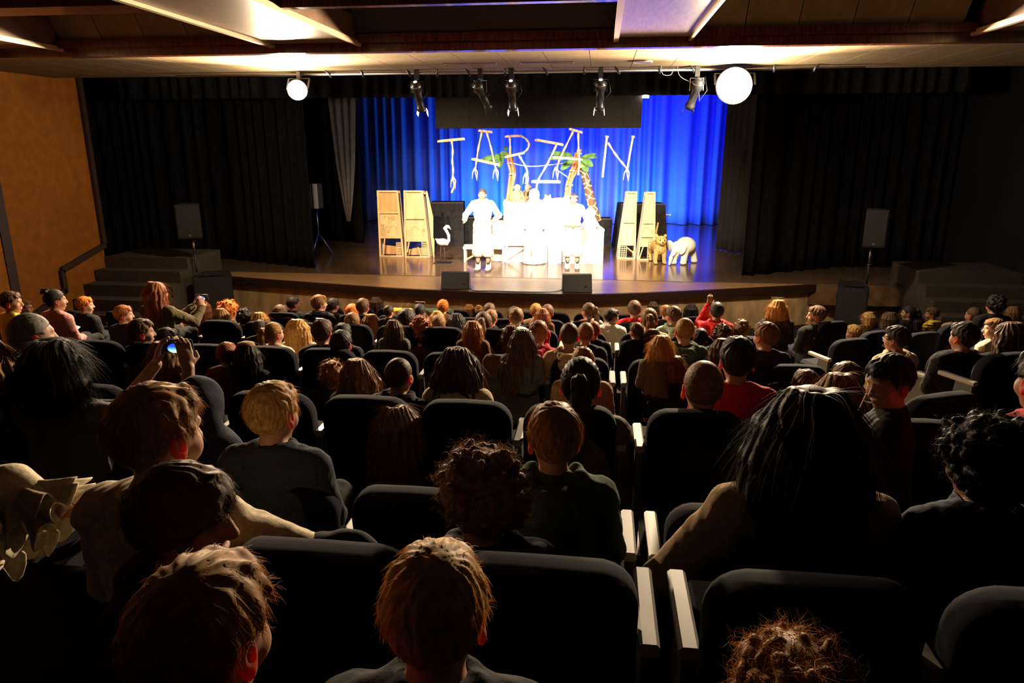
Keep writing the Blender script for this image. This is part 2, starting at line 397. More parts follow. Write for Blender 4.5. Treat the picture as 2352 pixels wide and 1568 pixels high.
drape('wing_drape', [(-6.85, 17.6), (-5.9, 17.6)], 1.75, 6.6, M_greydrape, 'pale grey drape gathered to a point in the left wing', fold=.3, amp=.06, seed=12, gather=([0, .12, .3, 1], [.1, .3, .52, 1.0]))
drape('wing_curtain', [(3.05, 19.0), (3.9, 17.6)], 1.02, 6.6, mat('dark grey drape', (.045, .043, .04), .95, .1), 'dark grey wing drape between the blue curtain and the right stage curtain', fold=.28, amp=.06, seed=13)
drape('wing_drape', [(3.62, 17.3), (3.78, 17.2)], 1.75, 6.6, mat('brown drape', (.20, .085, .04), .9), 'thin brown strip of drape beside the right stage curtain', fold=.1, amp=.02, seed=14)
p0, p1 = P(1002, 295, 17), P(1472, 293, 17)
o = MB().box((p0.x, 16.95, p0.z), (p1.x, 17.05, 6.6)).build('hanging_screen', mat('black hanging cloth', (.028, .024, .022), .95, .1, noise=.2, scale=20)); tag(o, 'wide black rectangular screen hanging above the twig letters', 'screen'); SCREEN = o

# ------------------------------------------------------------------ lighting bar and lamps
M_steel = mat('bright steel', (.55, .55, .55), .3, .5, metal=1)
M_lampblack = mat('lamp housing', (.02, .02, .021), .35, .5)
M_lens = mat('lit lamp lens', (1, 1, 1), .3, emit=(1, .96, .9), emit_str=40)
M_spill = mat('light spill glow', (.9, .5, .4), .3, emit=(1, .75, .65), emit_str=3.0)  # glow stands in for lamp light spilling on barn doors and housing rear
M_glass = mat('dark lens', (.05, .05, .06), .05, .8)
q_ = P(1476, 221, 16.9); MB().tube([(p1.x + .0, 16.9, q_.z), (p1.x + .14, 16.9, q_.z)], .04, 10).build('downlight', M_lens, SCREEN)
bar = empty('lighting_bar', (-1.4, RAIL_V, RAIL_Z)); tag(bar, 'long steel lighting bar hung under the soffit', 'lighting bar')
MB().tube([(-5.6, 0, 0), (5.2, 0, 0)], .022, 10).build('pipe', M_steel, bar)
for x in (835, 945, 1002, 1083, 1160, 1172, 1262, 1342, 1428, 1517, 762, 1600, 1780, 1868):
    u = P(x, 150, RAIL_V).x + 1.4; s = rnd.uniform(-.12, .12)
    MB().tube([(u + s, -.05, .058), (u + s * .4, 0, 0.0), (u + s * .2, 0, -.05)], [.006, .03, .012], 6).build('bar_spike', M_black, bar)  # small dark tapered spikes spaced along the bar
def cable(name, pts, r, m, label, cat='cable'):
    o = MB().tube(smooth_line([Vector(p) for p in pts], 5), r, 6).build(name, m); return tag(o, label, cat)
cable('hanging_cable', [P(1518, 150, 11.6), P(1522, 170, 11.6), P(1540, 172, 11.6), P(1548, 156, 11.6)], .006, mat('grey cable', (.25, .25, .25), .5), 'short grey cable looping below the lighting bar')
cable('hanging_cable', [P(1556, 152, 11.6), P(1562, 175, 11.6), P(1590, 190, 11.6), P(1606, 196, 11.6)], .005, mat('grey cable', (.25, .25, .25)), 'thin grey cable sagging towards the unlit lamp near the right glare')
def profile_spot(x, label, lit, lean=0.0, length=.5):
    p = P(x, 165, RAIL_V); e = empty('stage_spotlight', (p.x, RAIL_V, RAIL_Z)); tag(e, label, 'spotlight', 'spotlights on the lighting bar')
    MB().box((-.035, -.03, -.10), (.035, .03, .07)).build('clamp', M_lampblack, e)
    mb = MB(); mb.bar((-.1, 0, -.12), (.1, 0, -.12), .03, .008).bar((-.1, 0, -.12), (-.1, 0, -.3), .008, .03, up=(0, 1, 0)).bar((.1, 0, -.12), (.1, 0, -.3), .008, .03, up=(0, 1, 0)); mb.build('yoke', M_steel if not lit else M_lampblack, e)
    ax = Vector((lean, .55, -.82)).normalized(); c = Vector((0, 0, -.27))
    A = [c - ax * .16, c - ax * .10, c, c + ax * .02, c + ax * .26, c + ax * .27, c + ax * .33]
    MB().tube(A, [.055, .085, .085, .062, .062, .075, .075], 18).build('housing', M_lampblack, e)
    q = c - ax * .10
    t = ax.cross(Vector((1, 0, 0))).normalized(); s = Vector((1, 0, 0))
    rim = [q + (s * math.cos(a) + t * math.sin(a)) * .088 for a in np.linspace(0, 2 * math.pi, 19)]
    MB().tube(rim, .007, 6, cap=False).build('cooling_ring', M_steel, e)
    MB().tube([c - ax * .16, c - ax * .165], .03, 12).build('rear_glow', M_spill if lit else M_glass, e)
    MB().tube([c + ax * .331, c + ax * .336], .06, 18).build('lens', M_lens if lit else M_glass, e)
    g = c + ax * .36
    for sx in (-1, 1): MB().bar(g + s * (.072 * sx) - t * .06, g + s * (.085 * sx) + ax * .05 + t * .02, .10, .006, up=s).build('barn_door', M_spill if lit else M_lampblack, e)
    MB().tube([(.12, 0, -.1), (.16, 0, -.3), (.05, -.02, -.45), tuple(c - ax * .1)], .006, 6).build('power_lead', M_black, e)
profile_spot(957, 'lit black profile spotlight, the leftmost slim one on the bar', True, .05)
profile_spot(1103, 'unlit black profile spotlight tilted sideways on the bar', False, .35)
profile_spot(1175, 'lit black profile spotlight in the middle of the bar', True)
profile_spot(1380, 'lit black profile spotlight above the right tree and giraffe', True, -.02)
profile_spot(1602, 'unlit spotlight on the bar beside the right glaring lamp', False, -.2)
def big_lamp(x, y, r, label):
    p = P(x, y, RAIL_V - .12); e = empty('audience_lamp', p); tag(e, label, 'lamp')
    ax = (Vector((-.8, 2.5, 2.6)) - p).normalized(); s = ax.cross(Vector((0, 0, 1))).normalized(); t = s.cross(ax)
    MB().tube([-ax * .3, -ax * .26, -ax * .05, ax * .12], [r * .5, r * .8, r, r * 1.05], 28, cap=True).build('housing', M_lampblack, e)
    MB().tube([ax * .121, ax * .15], [r * .98, r * .9], 28).build('lens', M_lens, e)
    dz = RAIL_Z - p.z
    MB().bar((-r * 1.15, 0, 0), (-r * 1.15, .1, dz - .06), .03, .008).bar((r * 1.15, 0, 0), (r * 1.15, .1, dz - .06), .03, .008).bar((-r * 1.15, .1, dz - .06), (r * 1.15, .1, dz - .06), .03, .008).build('yoke', M_lampblack, e)
    MB().box((-.03, .07, dz - .07), (.03, .15, dz + .04)).build('clamp', M_lampblack, e)
big_lamp(683, 205, .15, 'glaring round lamp facing the audience at the left end of the bar')
big_lamp(1688, 195, .25, 'large glaring round lamp facing the audience at the right end of the bar')

# ------------------------------------------------------------------ loudspeakers
M_cab = mat('speaker cabinet', (.012, .012, .012), .6, .35, noise=.2, scale=80)
M_grille = mat('speaker mesh', (.022, .021, .02), .6, .3, noise=.5, scale=220)
def cabinet(e, w, d, h, z0, yaw=0):
    M = Matrix.Translation((0, 0, z0)) @ Matrix.Rotation(yaw, 4, 'Z')
    MB().prism([(-w / 2, -d / 2), (w / 2, -d / 2), (w * .33, d / 2), (-w * .33, d / 2)], 0, h, 'z', M).build('cabinet', M_cab, e)
    MB().box((-w * .46, -d / 2 - .012, h * .04), (w * .46, -d / 2 - .001, h * .96), M).build('grille', M_grille, e)
    MB().box((-.02, -d / 2 - .016, h * .06), (.02, -d / 2 - .0121, h * .06 + .035), M).build('badge', M_steel, e)
def speaker_on_sub(xc, ytop, ybot, w_px, sx0, sx1, sy, v, yaw, side):
    pt = P(xc, ytop, v); pb = P(xc, ybot, v); w = (P(xc + w_px / 2, ytop, v) - P(xc - w_px / 2, ytop, v)).length
    a = P(sx0, sy, v - .2); b = P(sx1, sy, v - .2); sub_top = a.z; fl = .2
    e = empty('subwoofer', ((a.x + b.x) / 2, v, fl), yaw); tag(e, 'black subwoofer box standing on the floor %s' % side[0], 'subwoofer')
    sw = (b.x - a.x); cabinet(e, sw, .6, sub_top - fl, 0)
    MB().bar((-sw * .3, -.3, sub_top - fl + .01), (sw * .3, -.3, sub_top - fl + .01), .03, .02).build('handle', M_black, e)
    q = empty('loudspeaker', (pb.x, v, sub_top), yaw); tag(q, 'tall black loudspeaker on a pole %s' % side[1], 'loudspeaker')
    MB().tube([(0, 0, 0), (0, 0, pb.z - sub_top)], .018, 12).tube([(0, 0, (pb.z - sub_top) * .5), (0, 0, pb.z - sub_top)], .024, 12).build('pole', M_steel, q)
    MB().tube([(0, 0, (pb.z - sub_top) * .47), (0, 0, (pb.z - sub_top) * .53)], .035, 12).build('collar', M_lampblack, q)
    cabinet(q, w, .36, pt.z - pb.z, pb.z - sub_top)
speaker_on_sub(442, 468, 545, 50, 440, 520, 630, 12.9, .35, ('in front of the stage at the left', 'in front of the left black drape'))
speaker_on_sub(2002, 480, 565, 50, 1930, 2000, 655, 13.4, -.2, ('in front of the stage at the right', 'in front of the right black drape'))
p = P(740, 584, 16.7); e = empty('stage_monitor_speaker', (p.x - .1, 16.8, 1.006)); tag(e, 'small loudspeaker on a tripod in the left wing, its lit edge painted pale', 'loudspeaker')
pz0, pz1 = P(738, 478, 16.8).z - 1.0, P(738, 422, 16.8).z - 1.0
cabinet(e, .30, .3, pz1 - pz0, pz0, -1.0)
MB().box((.02, -.21, pz0), (.13, -.19, pz1)).build('edge_highlight', mat('speaker edge highlight', (.55, .53, .5), .4), e)  # pale strip stands in for light on the cabinet edge
MB().tube([(0, 0, .45), (0, 0, pz0)], .016, 10).build('pole', M_steel, e)
for a in (.3, 2.4, 4.5):
    MB().tube([(0, 0, .55), (.32 * math.cos(a), .32 * math.sin(a), .01)], .012, 8).build('leg', M_steel, e)
def wedge(x0, x1, yb, yt, label):
    a = PZ(x0, yb, 1.0); b = PZ(x1, yb, 1.0); e = empty('floor_monitor', ((a.x + b.x) / 2, a.y + .02, 1.004), .1); tag(e, label, 'floor monitor')
    w = (b - a).length; h = P(x0, yt, a.y).z - 1.0 - .03
    M = Matrix.Rotation(0, 4, 'Z')
    MB().prism([(0, 0), (.16, h), (.34, h * .98), (.42, h * .4), (.42, 0)], -w / 2, w / 2, 'x').build('cabinet', M_cab, e)
    mb = MB(); mb.add([(-w * .46, -.004, .02), (w * .46, -.004, .02), (w * .46, .148, h * .95), (-w * .46, .148, h * .95)], [(0, 1, 2, 3)]); mb.build('rear_plate', M_grille, e)
    MB().tube([(w * .3, .05, h * .42), (w * .3, .02, h * .42)], .014, 10).build('socket', M_steel, e)
wedge(1013, 1077, 666, 626, 'black wedge floor monitor on the stage edge in front of the man')
wedge(1293, 1360, 673, 631, 'black wedge floor monitor on the stage edge in front of the woman')
cable('floor_cable', [PZ(1080, 660, 1.012), PZ(1088, 667, 1.012), PZ(1130, 668, 1.012), PZ(1200, 670, 1.012), PZ(1270, 670, 1.012), PZ(1292, 664, 1.012)], .008, M_black, 'black cable running along the stage edge between the two wedge monitors')

# ------------------------------------------------------------------ theatre seats
M_seat = mat('navy seat cloth', (.005, .0056, .0105), .9, .10, noise=.3, scale=150)
M_seatpad = mat('seat pad cloth', (.014, .015, .02), .95, .1)
M_arm = mat('grey armrest', (.26, .25, .23), .45, .4)
M_shell = mat('seat shell', (.012, .012, .013), .5, .4)
M_stand = mat('seat stand', (.06, .058, .056), .45, .4)
SEAT_W, PITCH_U = .465, .52
def back_mesh():
    w, h, r = SEAT_W / 2, .56, .11
    out = []
    for k in range(7): a = math.pi / 2 * k / 6; out.append((w - r + r * math.cos(a), h - r + r * math.sin(a) + .012 * math.sin(a)))
    out += [(0, h + .02)]
    for k in range(7): a = math.pi / 2 + math.pi / 2 * k / 6; out.append((-w + r + r * math.cos(a), h - r + r * math.sin(a) + .012 * math.sin(a)))
    out += [(-w * .97, .02), (-w * .9, 0), (w * .9, 0), (w * .97, .02)]
    cx, cz = 0, h * .5
    rings = []
    for y, s in ((-.045, .86), (-.05, .93), (-.038, .985), (-.012, 1), (.015, 1), (.036, .98), (.046, .93), (.042, .84)):
        rings.append([(cx + (x - cx) * (1 - (1 - s) * .6), y + .035 * ((x / w) ** 2) * 1, cz + (z - cz) * (1 - (1 - s) * .45)) for x, z in out])
    n = len(out); V = [p for q in rings for p in q]; mb = MB()
    fs = [(i * n + k, i * n + (k + 1) % n, (i + 1) * n + (k + 1) % n, (i + 1) * n + k) for i in range(len(rings) - 1) for k in range(n)]
    V = [(x, y - .12 * (z - .56), z) for x, y, z in V]      # lean
    mb.add(V, fs, True); mb.f += [tuple(range(n)), tuple(range((len(rings) - 1) * n, len(rings) * n))[::-1]]; mb.sm += [False, False]
    return mb.mesh('backrest', M_seat)
def rbox(w, d, h, r=.02):
    p = [(-w / 2 + r, 0), (w / 2 - r, 0), (w / 2, r), (w / 2, h - r), (w / 2 - r, h), (-w / 2 + r, h), (-w / 2, h - r), (-w / 2, r)]
    return MB().prism(p, 0, d, 'y')
seat_back = back_mesh()
seat_pad = rbox(.44, .44, .11, .03).mesh('seat_pad', M_seatpad)
arm_top = rbox(.048, .31, .035, .008).mesh('armrest', M_arm)
arm_post = MB().prism([(0.02, 0), (.22, 0), (.17, .38), (.03, .38)], -.016, .016, 'x').mesh('side_panel', M_stand)
foot = MB().box((-.03, .02, 0), (.03, .26, .012)).mesh('foot', M_shell)
def seat(u, v, ztop, rz, label, group, end=False, first=False):
    e = empty('theatre_seat', (u, v, ztop - SEAT_H), rz); tag(e, label, 'seat', group)
    o = link('backrest', seat_back, e); o.location = (0, 0, SEAT_H - .575)
    o = link('seat_pad', seat_pad, e); o.location = (0, .07, .36)
    for s in ([-1, 1] if end else [-1]):
        x = s * PITCH_U / 2
        o = link('armrest', arm_top, e); o.location = (x, .015, SEAT_H - .235)
        o = link('side_panel', arm_post, e); o.location = (x, 0, SEAT_H - .61)
        o = link('foot', foot, e); o.location = (x, 0, 0)
        o = MBpost_link(e, x)
    return e
post_me = MB().box((-.014, .06, 0), (.014, .16, SEAT_H - .6)).mesh('stand', M_shell)
def MBpost_link(e, x):
    o = link('stand', post_me, e); o.location = (x, 0, 0); return o
ORD = ['nearest', 'second nearest', 'third nearest', 'fourth nearest', 'fifth nearest', 'second', 'front']
GAP = .19
NTH = ['first', 'second', 'third', 'fourth', 'fifth', 'sixth', 'seventh', 'eighth', 'ninth']
for i, (v, z) in enumerate(ROWS):
    rn = {5: 'second row from the stage', 6: 'front row by the stage'}.get(i, ORD[i] + ' row')
    for k in range(9):
        u = GAP - .045 - PITCH_U / 2 - k * PITCH_U
        if depth((u, v, z)) < .4: continue
        q = Vector((u, v, z)) - Vector((0, 0, ZC)); px = 1176 + F_PX * q.dot(_rt) / q.dot(_fw)
        if px < -300 or (i in (0, 1) and k >= (2, 3)[i]): continue
        seat(u, v, z, 0, 'navy seat in the %s, %s left of the armrest gap' % (rn, NTH[k]), 'seats in the %s, left block' % rn, end=(k == 0))
    for k in range(3):
        u = GAP + .045 + PITCH_U / 2 + k * PITCH_U
        q = Vector((u, v, z)) - Vector((0, 0, ZC)); px = 1176 + F_PX * q.dot(_rt) / q.dot(_fw)
        if px > 2700: continue
        seat(u, v, z, 0, 'navy seat in the %s, %s right of the armrest gap' % (rn, NTH[k]), 'seats in the %s, right block' % rn, end=(k == 2))
# angled wing seats
def wing(x, y, v, rz, label, grp):
    p = P(x, y, v); seat(p.x, v, p.z, rz, label, grp)
WR = ['angled navy seat beside the man with his hand at his chin', 'angled navy seat holding the small blond child across the aisle', 'angled navy seat left of the boy with glasses', 'angled navy seat below the child in the striped top', 'angled navy seat below the black-haired boy on the right block', 'angled navy seat below the large curly dark hair', 'angled navy seat of the dark-haired child in maroon', 'angled navy seat of the child with the orange-lit face', 'angled navy seat right of the boy turned to the camera']
for (x, y, v), lab in zip(((1917, 738, 9.6), (1962, 778, 7.5), (2022, 760, 8.6), (2128, 763, 8.3), (2205, 803, 5.9), (2320, 812, 5.4), (2200, 745, 9.2), (2300, 742, 9.0), (2180, 905, 3.9)), WR):
    wing(x, y, v, .42, lab, 'angled seats right of the aisle')
WL = ['angled navy seat in front of the ginger-haired boy by the stairs', 'angled navy seat left of the standing girl', 'angled navy seat between the grey-haired man and the sheet of paper', 'angled navy seat by the orange wall below the boy in yellow']
for (x, y, v), lab in zip(((170, 714, 9.0), (262, 716, 9.3), (85, 730, 8.4), (8, 742, 7.6)), WL):
    wing(x, y, v, -.42, lab, 'angled seats by the orange wall')

# ------------------------------------------------------------------ stage props
M_ply = mat('pale plywood', (.72, .50, .27), .6, .3, noise=.2, scale=8, stretch=(1, 1, .2))
M_plydark = mat('warm plywood', (.62, .36, .15), .6, .3, noise=.25, scale=8, stretch=(1, 1, .2))
M_white = mat('white painted wood', (.74, .72, .68), .55, .3)
M_cloth_white = mat('white cloth', (.74, .72, .68), .85, .2, noise=.06, scale=25)
M_blackcloth = mat('black masking cloth', (.030, .026, .024), .95, .1, noise=.3, scale=10)
M_stick = mat('peeled stick', (.74, .46, .24), .7, .2, noise=.25, scale=30)
M_twine = mat('raffia twine', (.66, .50, .30), .85, .1, noise=.25, scale=50)
M_bark = mat('bamboo bark', (.50, .22, .09), .7, .2, noise=.45, scale=14, stretch=(1, 1, .2))
M_leaf = mat('green leaf', (.10, .22, .05), .6, .3, noise=.4, scale=10)
def pxm(x, y, v): return depth(P(x, y, v)) / F_PX

def tower(xt0, xt1, xb0, xb1, yt, yb, style, label, v=None):
    b = PZ((xb0 + xb1) / 2, yb, STAGE_Z); v = b.y; s = pxm((xb0 + xb1) / 2, yb, v)
    e = empty('plywood_tower', (b.x, v, 1.008), YAW * .6); tag(e, label, 'stage prop', 'plywood towers')
    H = P((xb0 + xb1) / 2, yt, v).z - 1.0; c = (xb0 + xb1) / 2; D = .30
    L = lambda t: ((xb0 + (xt0 - xb0) * t) - c) * s
    R = lambda t: ((xb1 + (xt1 - xb1) * t) - c) * s
    rw = .045
    for f, nm in ((L, 1), (R, -1)):
        for y in (0, D): MB().bar((f(0) + nm * rw / 2, y, 0), (f(1) + nm * rw / 2, y * .75, H), rw, rw, up=(0, 1, 0)).build('post', M_ply, e)
    def rail(t, m=M_ply, h=.04): MB().bar((L(t), -.01, H * t), (R(t), -.01, H * t), .04, h).build('rail', m, e)
    def panel(t0, t1, m, y=.02, nm='panel'):
        MB().prism([(L(t0) + rw, H * t0), (R(t0) - rw, H * t0), (R(t1) - rw, H * t1), (L(t1) + rw, H * t1)], y, y + .015).build(nm, m, e)
    def arch(cx, t0, w, h):
        pts = [(cx + w / 2 * math.cos(a), H * t0 + h - w / 2 + w / 2 * math.sin(a)) for a in np.linspace(0, math.pi, 12)] + [(cx - w / 2, H * t0), (cx + w / 2, H * t0)]
        MB().prism(pts, .005, .02).build('arched_door', M_ply, e)
        MB().tube([(x, .004, z) for x, z in pts[:12]], .008, 6).build('door_frame', M_plydark, e)
    def disc(x, t, r): MB().tube([(x, .0, H * t), (x, .02, H * t)], r, 16).build('round_hatch', M_plydark, e)
    def lattice(x0, x1, t0, t1, n, k):
        for i in range(n + 1):
            x = x0 + (x1 - x0) * i / n; MB().bar((x, -.012, H * t0), (x, -.012, H * t1), .014, .012, up=(0, 1, 0)).build('lattice_slat', M_ply, e)
        for i in range(k + 1):
            z = H * (t0 + (t1 - t0) * i / k); MB().bar((x0, -.022, z), (x1, -.022, z), .012, .014).build('lattice_slat', M_ply, e)
    if style == 'wide':
        rail(1); rail(.68); rail(.30); rail(.01, h=.03)
        panel(.68, .99, M_plydark); panel(.30, .68, M_ply); MB().prism([(L(0) + rw, .02), (R(0) - rw, .02), (R(0) - rw, H * .12), (L(0) + rw, H * .16)], D - .02, D).build('back_panel', M_plydark, e)
        w = R(.3) - L(.3)
        arch(L(.4) + w * .36, .46, w * .22, H * .17); arch(L(.4) + w * .62, .30, w * .28, H * .18); disc(L(.4) + w * .62, .60, .05); disc(L(.4) + w * .40, .40, .035)
        lattice(R(.1) - w * .30, R(.1) - rw, .02, .22, 4, 5); lattice(L(.4) + rw, L(.4) + w * .26, .32, .50, 4, 6)
        MB().bar((L(.0) + .08, 0, .02), (L(.3) + w * .25, 0, H * .29), .03, .02, up=(0, 1, 0)).build('brace', M_ply, e)
    elif style == 'wide2':
        rail(1); rail(.60); rail(.26); rail(.01, h=.03)
        panel(.60, .99, M_ply); panel(.26, .60, M_ply); MB().prism([(L(0) + rw, .02), (R(0) - rw, .02), (R(0) - rw, H * .18), (L(0) + rw, H * .1)], D - .02, D).build('back_panel', M_plydark, e)
        w = R(.3) - L(.3); arch(L(.4) + w * .45, .27, w * .3, H * .2); disc(L(.4) + w * .8, .42, .03)
        lattice(R(.1) - w * .32, R(.1) - rw, .02, .25, 4, 7)
        MB().bar((L(0) + .06, 0, H * .08), (L(.26) + w * .2, 0, H * .25), .03, .02, up=(0, 1, 0)).build('brace', M_ply, e)
        MB().bar((R(0) - w * .4, 0, H * .02), (L(.26) + w * .55, 0, H * .16), .03, .02, up=(0, 1, 0)).build('brace', M_ply, e)
        o = MB().prism([(R(1) + .05, H), (R(1) + .09, H), (R(.6) + .16, H * .62), (R(.3) + .11, H * .3), (R(.25) + .13, H * .27), (R(.1) + .1, 0), (R(.1) + .07, 0), (R(.3) + .05, H * .3)], .05, .08).build('side_board', M_ply, e)
        MB().bar((R(.95), .03, H * .97), (R(.97) + .08, .06, H * .97), .03, .03).build('hinge_bar', M_ply, e)
    else:
        rail(1); rail(.56); rail(.22 if style == 'slim' else .36); rail(.01, h=.03)
        panel(.56, .985, M_ply); panel(.2, .56, M_ply)
        w = R(.2) - L(.2)
        if style == 'slim':
            lattice(L(.1) + rw, L(.1) + w * .5, .03, .19, 3, 5); MB().bar((R(0) - .06, 0, H * .1), (L(.2) + w * .45, 0, H * .18), .03, .02, up=(0, 1, 0)).build('brace', M_plydark, e)
        else:
            arch(L(.3) + w * .4, .36, w * .35, H * .13); disc(L(.4) + w * .75, .43, .04); lattice(R(.1) - w * .45, R(.1) - rw, .02, .32, 4, 8)
            MB().bar((L(0) + .06, 0, .02), (L(.3) + w * .4, 0, H * .33), .025, .02, up=(0, 1, 0)).build('brace', M_ply, e)
    return e, H
tower(873, 921, 872, 929, 440, 590, 'wide', 'pale plywood tower with lattice and round hatches, leftmost on stage')
tower(933, 977, 930, 989, 440, 592, 'wide2', 'pale plywood tower with a tall side board, beside the flamingo')
tower(1432, 1456, 1417, 1459, 442, 595, 'slim', 'slim plywood tower right of the white platform')
tower(1475, 1497, 1462, 1504, 443, 598, 'slim2', 'slim plywood tower behind the spotted leopard figure')

def blackbox(x0, x1, yt, yb, d, label, skew=0.0):
    b = PZ((x0 + x1) / 2, yb, 1.0); v = b.y; s = pxm((x0 + x1) / 2, yb, v); w = (x1 - x0) * s; H = P((x0 + x1) / 2, yt, v).z - 1.0
    e = empty('covered_box', (b.x, v, 1.008), YAW); tag(e, label, 'stage prop')
    pts = [(-w / 2, 0), (w / 2, 0), (w / 2 - skew, H), (-w / 2 + skew, H)]
    MB().prism(pts, 0, d).build('cloth_cover', M_blackcloth, e)
    MB().box((-w / 2 + skew, -.01, H - .015), (w / 2 - skew, .0, H + .006)).build('hem', mat('cloth hem', (.12, .1, .1), .8), e)
blackbox(990, 1066, 466, 565, .7, 'tall black-covered box behind the flamingo')
blackbox(1068, 1160, 500, 560, .6, 'low black-covered box behind the man')
blackbox(1412, 1533, 469, 573, .7, 'wide black-covered box behind the two slim towers', .12)
blackbox(1366, 1404, 503, 560, .6, 'black-covered box right of the giraffe neck')

# white platform group in the middle of the stage
def wbox(name, x0, x1, yt, yb, d, label, v=None, legs=False, m=None):
    v = v or PZ((x0 + x1) / 2, yb, 1.0).y; s = pxm((x0 + x1) / 2, yb, v); w = (x1 - x0) * s; c = P((x0 + x1) / 2, yb, v); H = P((x0 + x1) / 2, yt, v).z - 1.0
    e = empty(name, (c.x, v, 1.008), YAW); tag(e, label, 'platform'); m = m or M_white
    MB().box((-w / 2, 0, H - .05), (w / 2, d, H)).build('top', m, e)
    if legs:
        for sx in (-1, 1):
            for y in (.03, d - .03): MB().box((sx * (w / 2 - .04) - .025, y - .025, 0), (sx * (w / 2 - .04) + .025, y + .025, H - .05)).build('leg', m, e)
            MB().bar((sx * (w / 2 - .04), .03, H * .15), (0, .03, H - .07), .035, .025, up=(0, 1, 0)).build('brace', M_ply, e)
    else:
        MB().box((-w / 2 + .01, .0, 0), (w / 2 - .01, .02, H - .05)).build('front_panel', m, e)
        for sx in (-1, 1): MB().box((sx * (w / 2 - .02) - .01, .02, 0), (sx * (w / 2 - .02) + .01, d, H - .05)).build('side_panel', m, e)
        MB().box((-w / 2 + .01, d - .02, 0), (w / 2 - .01, d, H - .05)).build('back_panel', m, e)
    return e, w, H, v
plat, pw, PH, PV = wbox('white_platform', 1156, 1300, 466, 597, 1.1, 'tall white platform in the middle of the stage carrying the puppets', 16.2)
wbox('white_step', 1122, 1158, 514, 600, .8, 'white step box against the left of the tall platform', 16.25)
wbox('white_bench', 1064, 1160, 568, 604, .5, 'low white bench with braced legs behind the man', None, True)
wbox('white_bench', 1160, 1258, 560, 604, .45, 'low white bench in front of the tall platform', None, True)
wbox('white_crate', 1258, 1290, 572, 606, .4, 'small white crate left of the woman')
wbox('white_box', 1302, 1386, 527, 600, .8, 'white box right of the woman', 16.1)

# trees with leaves
def leaf(e, p, q, w, curl=.1):
    p, q = Vector(p), Vector(q); t = q - p; L = t.length; t.normalize(); s = t.cross(Vector((0, -1, .3))).normalized(); nrm = s.cross(t)
    V = []; n = 7
    for i in range(n + 1):
        a = i / n; ww = w * math.sin(math.pi * (a * .92 + .04)) ** .7; c = p + t * (L * a) - Vector((0, 0, curl * L * a * a)) 
        V += [c - s * ww + nrm * .012, c - nrm * .006, c + s * ww + nrm * .012]
    fs = [(3 * i + k, 3 * i + k + 1, 3 * i + k + 4, 3 * i + k + 3) for i in range(n) for k in (0, 1)]
    o = MB().add(V, fs, True).build('leaf', M_leaf, e); md = o.modifiers.new('t', 'SOLIDIFY'); md.thickness = .006
def tree(label, v, trunks, leaves, rib):
    b = P(*trunks[0][0], v); e = empty('bamboo_tree', (b.x, v, b.z)); tag(e, label, 'stage prop')
    o0 = Vector((b.x, v, b.z))
    for i, tr in enumerate(trunks):
        pts = [P(x, y, v) - o0 + Vector((0, .05 * math.sin(i * 2 + k), 0)) for k, (x, y) in enumerate(tr)]
        MB().tube(smooth_line(pts, 4), .03, 8).build('stem', M_bark, e)
    for (x0, y0, x1, y1, w) in leaves: leaf(e, P(x0, y0, v - .02) - o0, P(x1, y1, v - .1) - o0, w * .01)
    for (x, y) in rib:
        c = P(x, y, v) - o0
        MB().tube([c + Vector((.075 * math.cos(a), .075 * math.sin(a), .01 * math.sin(3 * a))) for a in np.linspace(0, 6.28, 13)], .014, 6, cap=False).build('lashing', M_twine, e)
tree('bundled bamboo tree trunk rising through the twig letter R', 16.6,
     [[(1166, 466), (1168, 430), (1172, 400), (1168, 375), (1166, 352)], [(1170, 466), (1174, 425), (1180, 398), (1176, 375), (1172, 345)], [(1175, 466), (1177, 430), (1183, 400), (1178, 378), (1174, 355)], [(1163, 466), (1167, 440), (1170, 410), (1176, 380), (1170, 358)]],
     [(1165, 358, 1102, 362, 7), (1160, 360, 1118, 372, 6), (1155, 358, 1145, 385, 6), (1168, 352, 1148, 350, 5), (1165, 345, 1158, 335, 4)], [(1173, 375), (1177, 400), (1170, 358)])
tree('bundled bamboo tree bending towards the giraffe', 16.6,
     [[(1301, 466), (1303, 430), (1308, 412), (1318, 385), (1326, 350), (1330, 342)], [(1306, 466), (1307, 430), (1312, 410), (1322, 380), (1328, 352), (1334, 345)], [(1310, 466), (1309, 435), (1314, 412), (1325, 390), (1330, 360)], [(1298, 466), (1300, 432), (1306, 408), (1316, 380), (1323, 352)]],
     [(1318, 362, 1258, 358, 6), (1315, 360, 1262, 345, 5), (1318, 366, 1288, 386, 8), (1335, 365, 1362, 378, 8), (1335, 372, 1350, 392, 8), (1335, 362, 1370, 350, 4), (1338, 360, 1372, 358, 4), (1312, 355, 1275, 350, 5)], [(1328, 352), (1316, 392), (1308, 425)])
cable('raffia_rope', [P(1176, 374, 16.6), P(1200, 380, 16.5), P(1225, 382, 16.4), P(1260, 379, 16.5), P(1321, 372, 16.6)], .012, M_twine, 'raffia rope slung between the two bamboo trees', 'rope')
cable('raffia_rope', [P(1278, 390, 16.45), P(1300, 404, 16.5), P(1308, 412, 16.5)], .012, M_twine, 'short raffia rope tied from the second letter A to the right tree', 'rope')

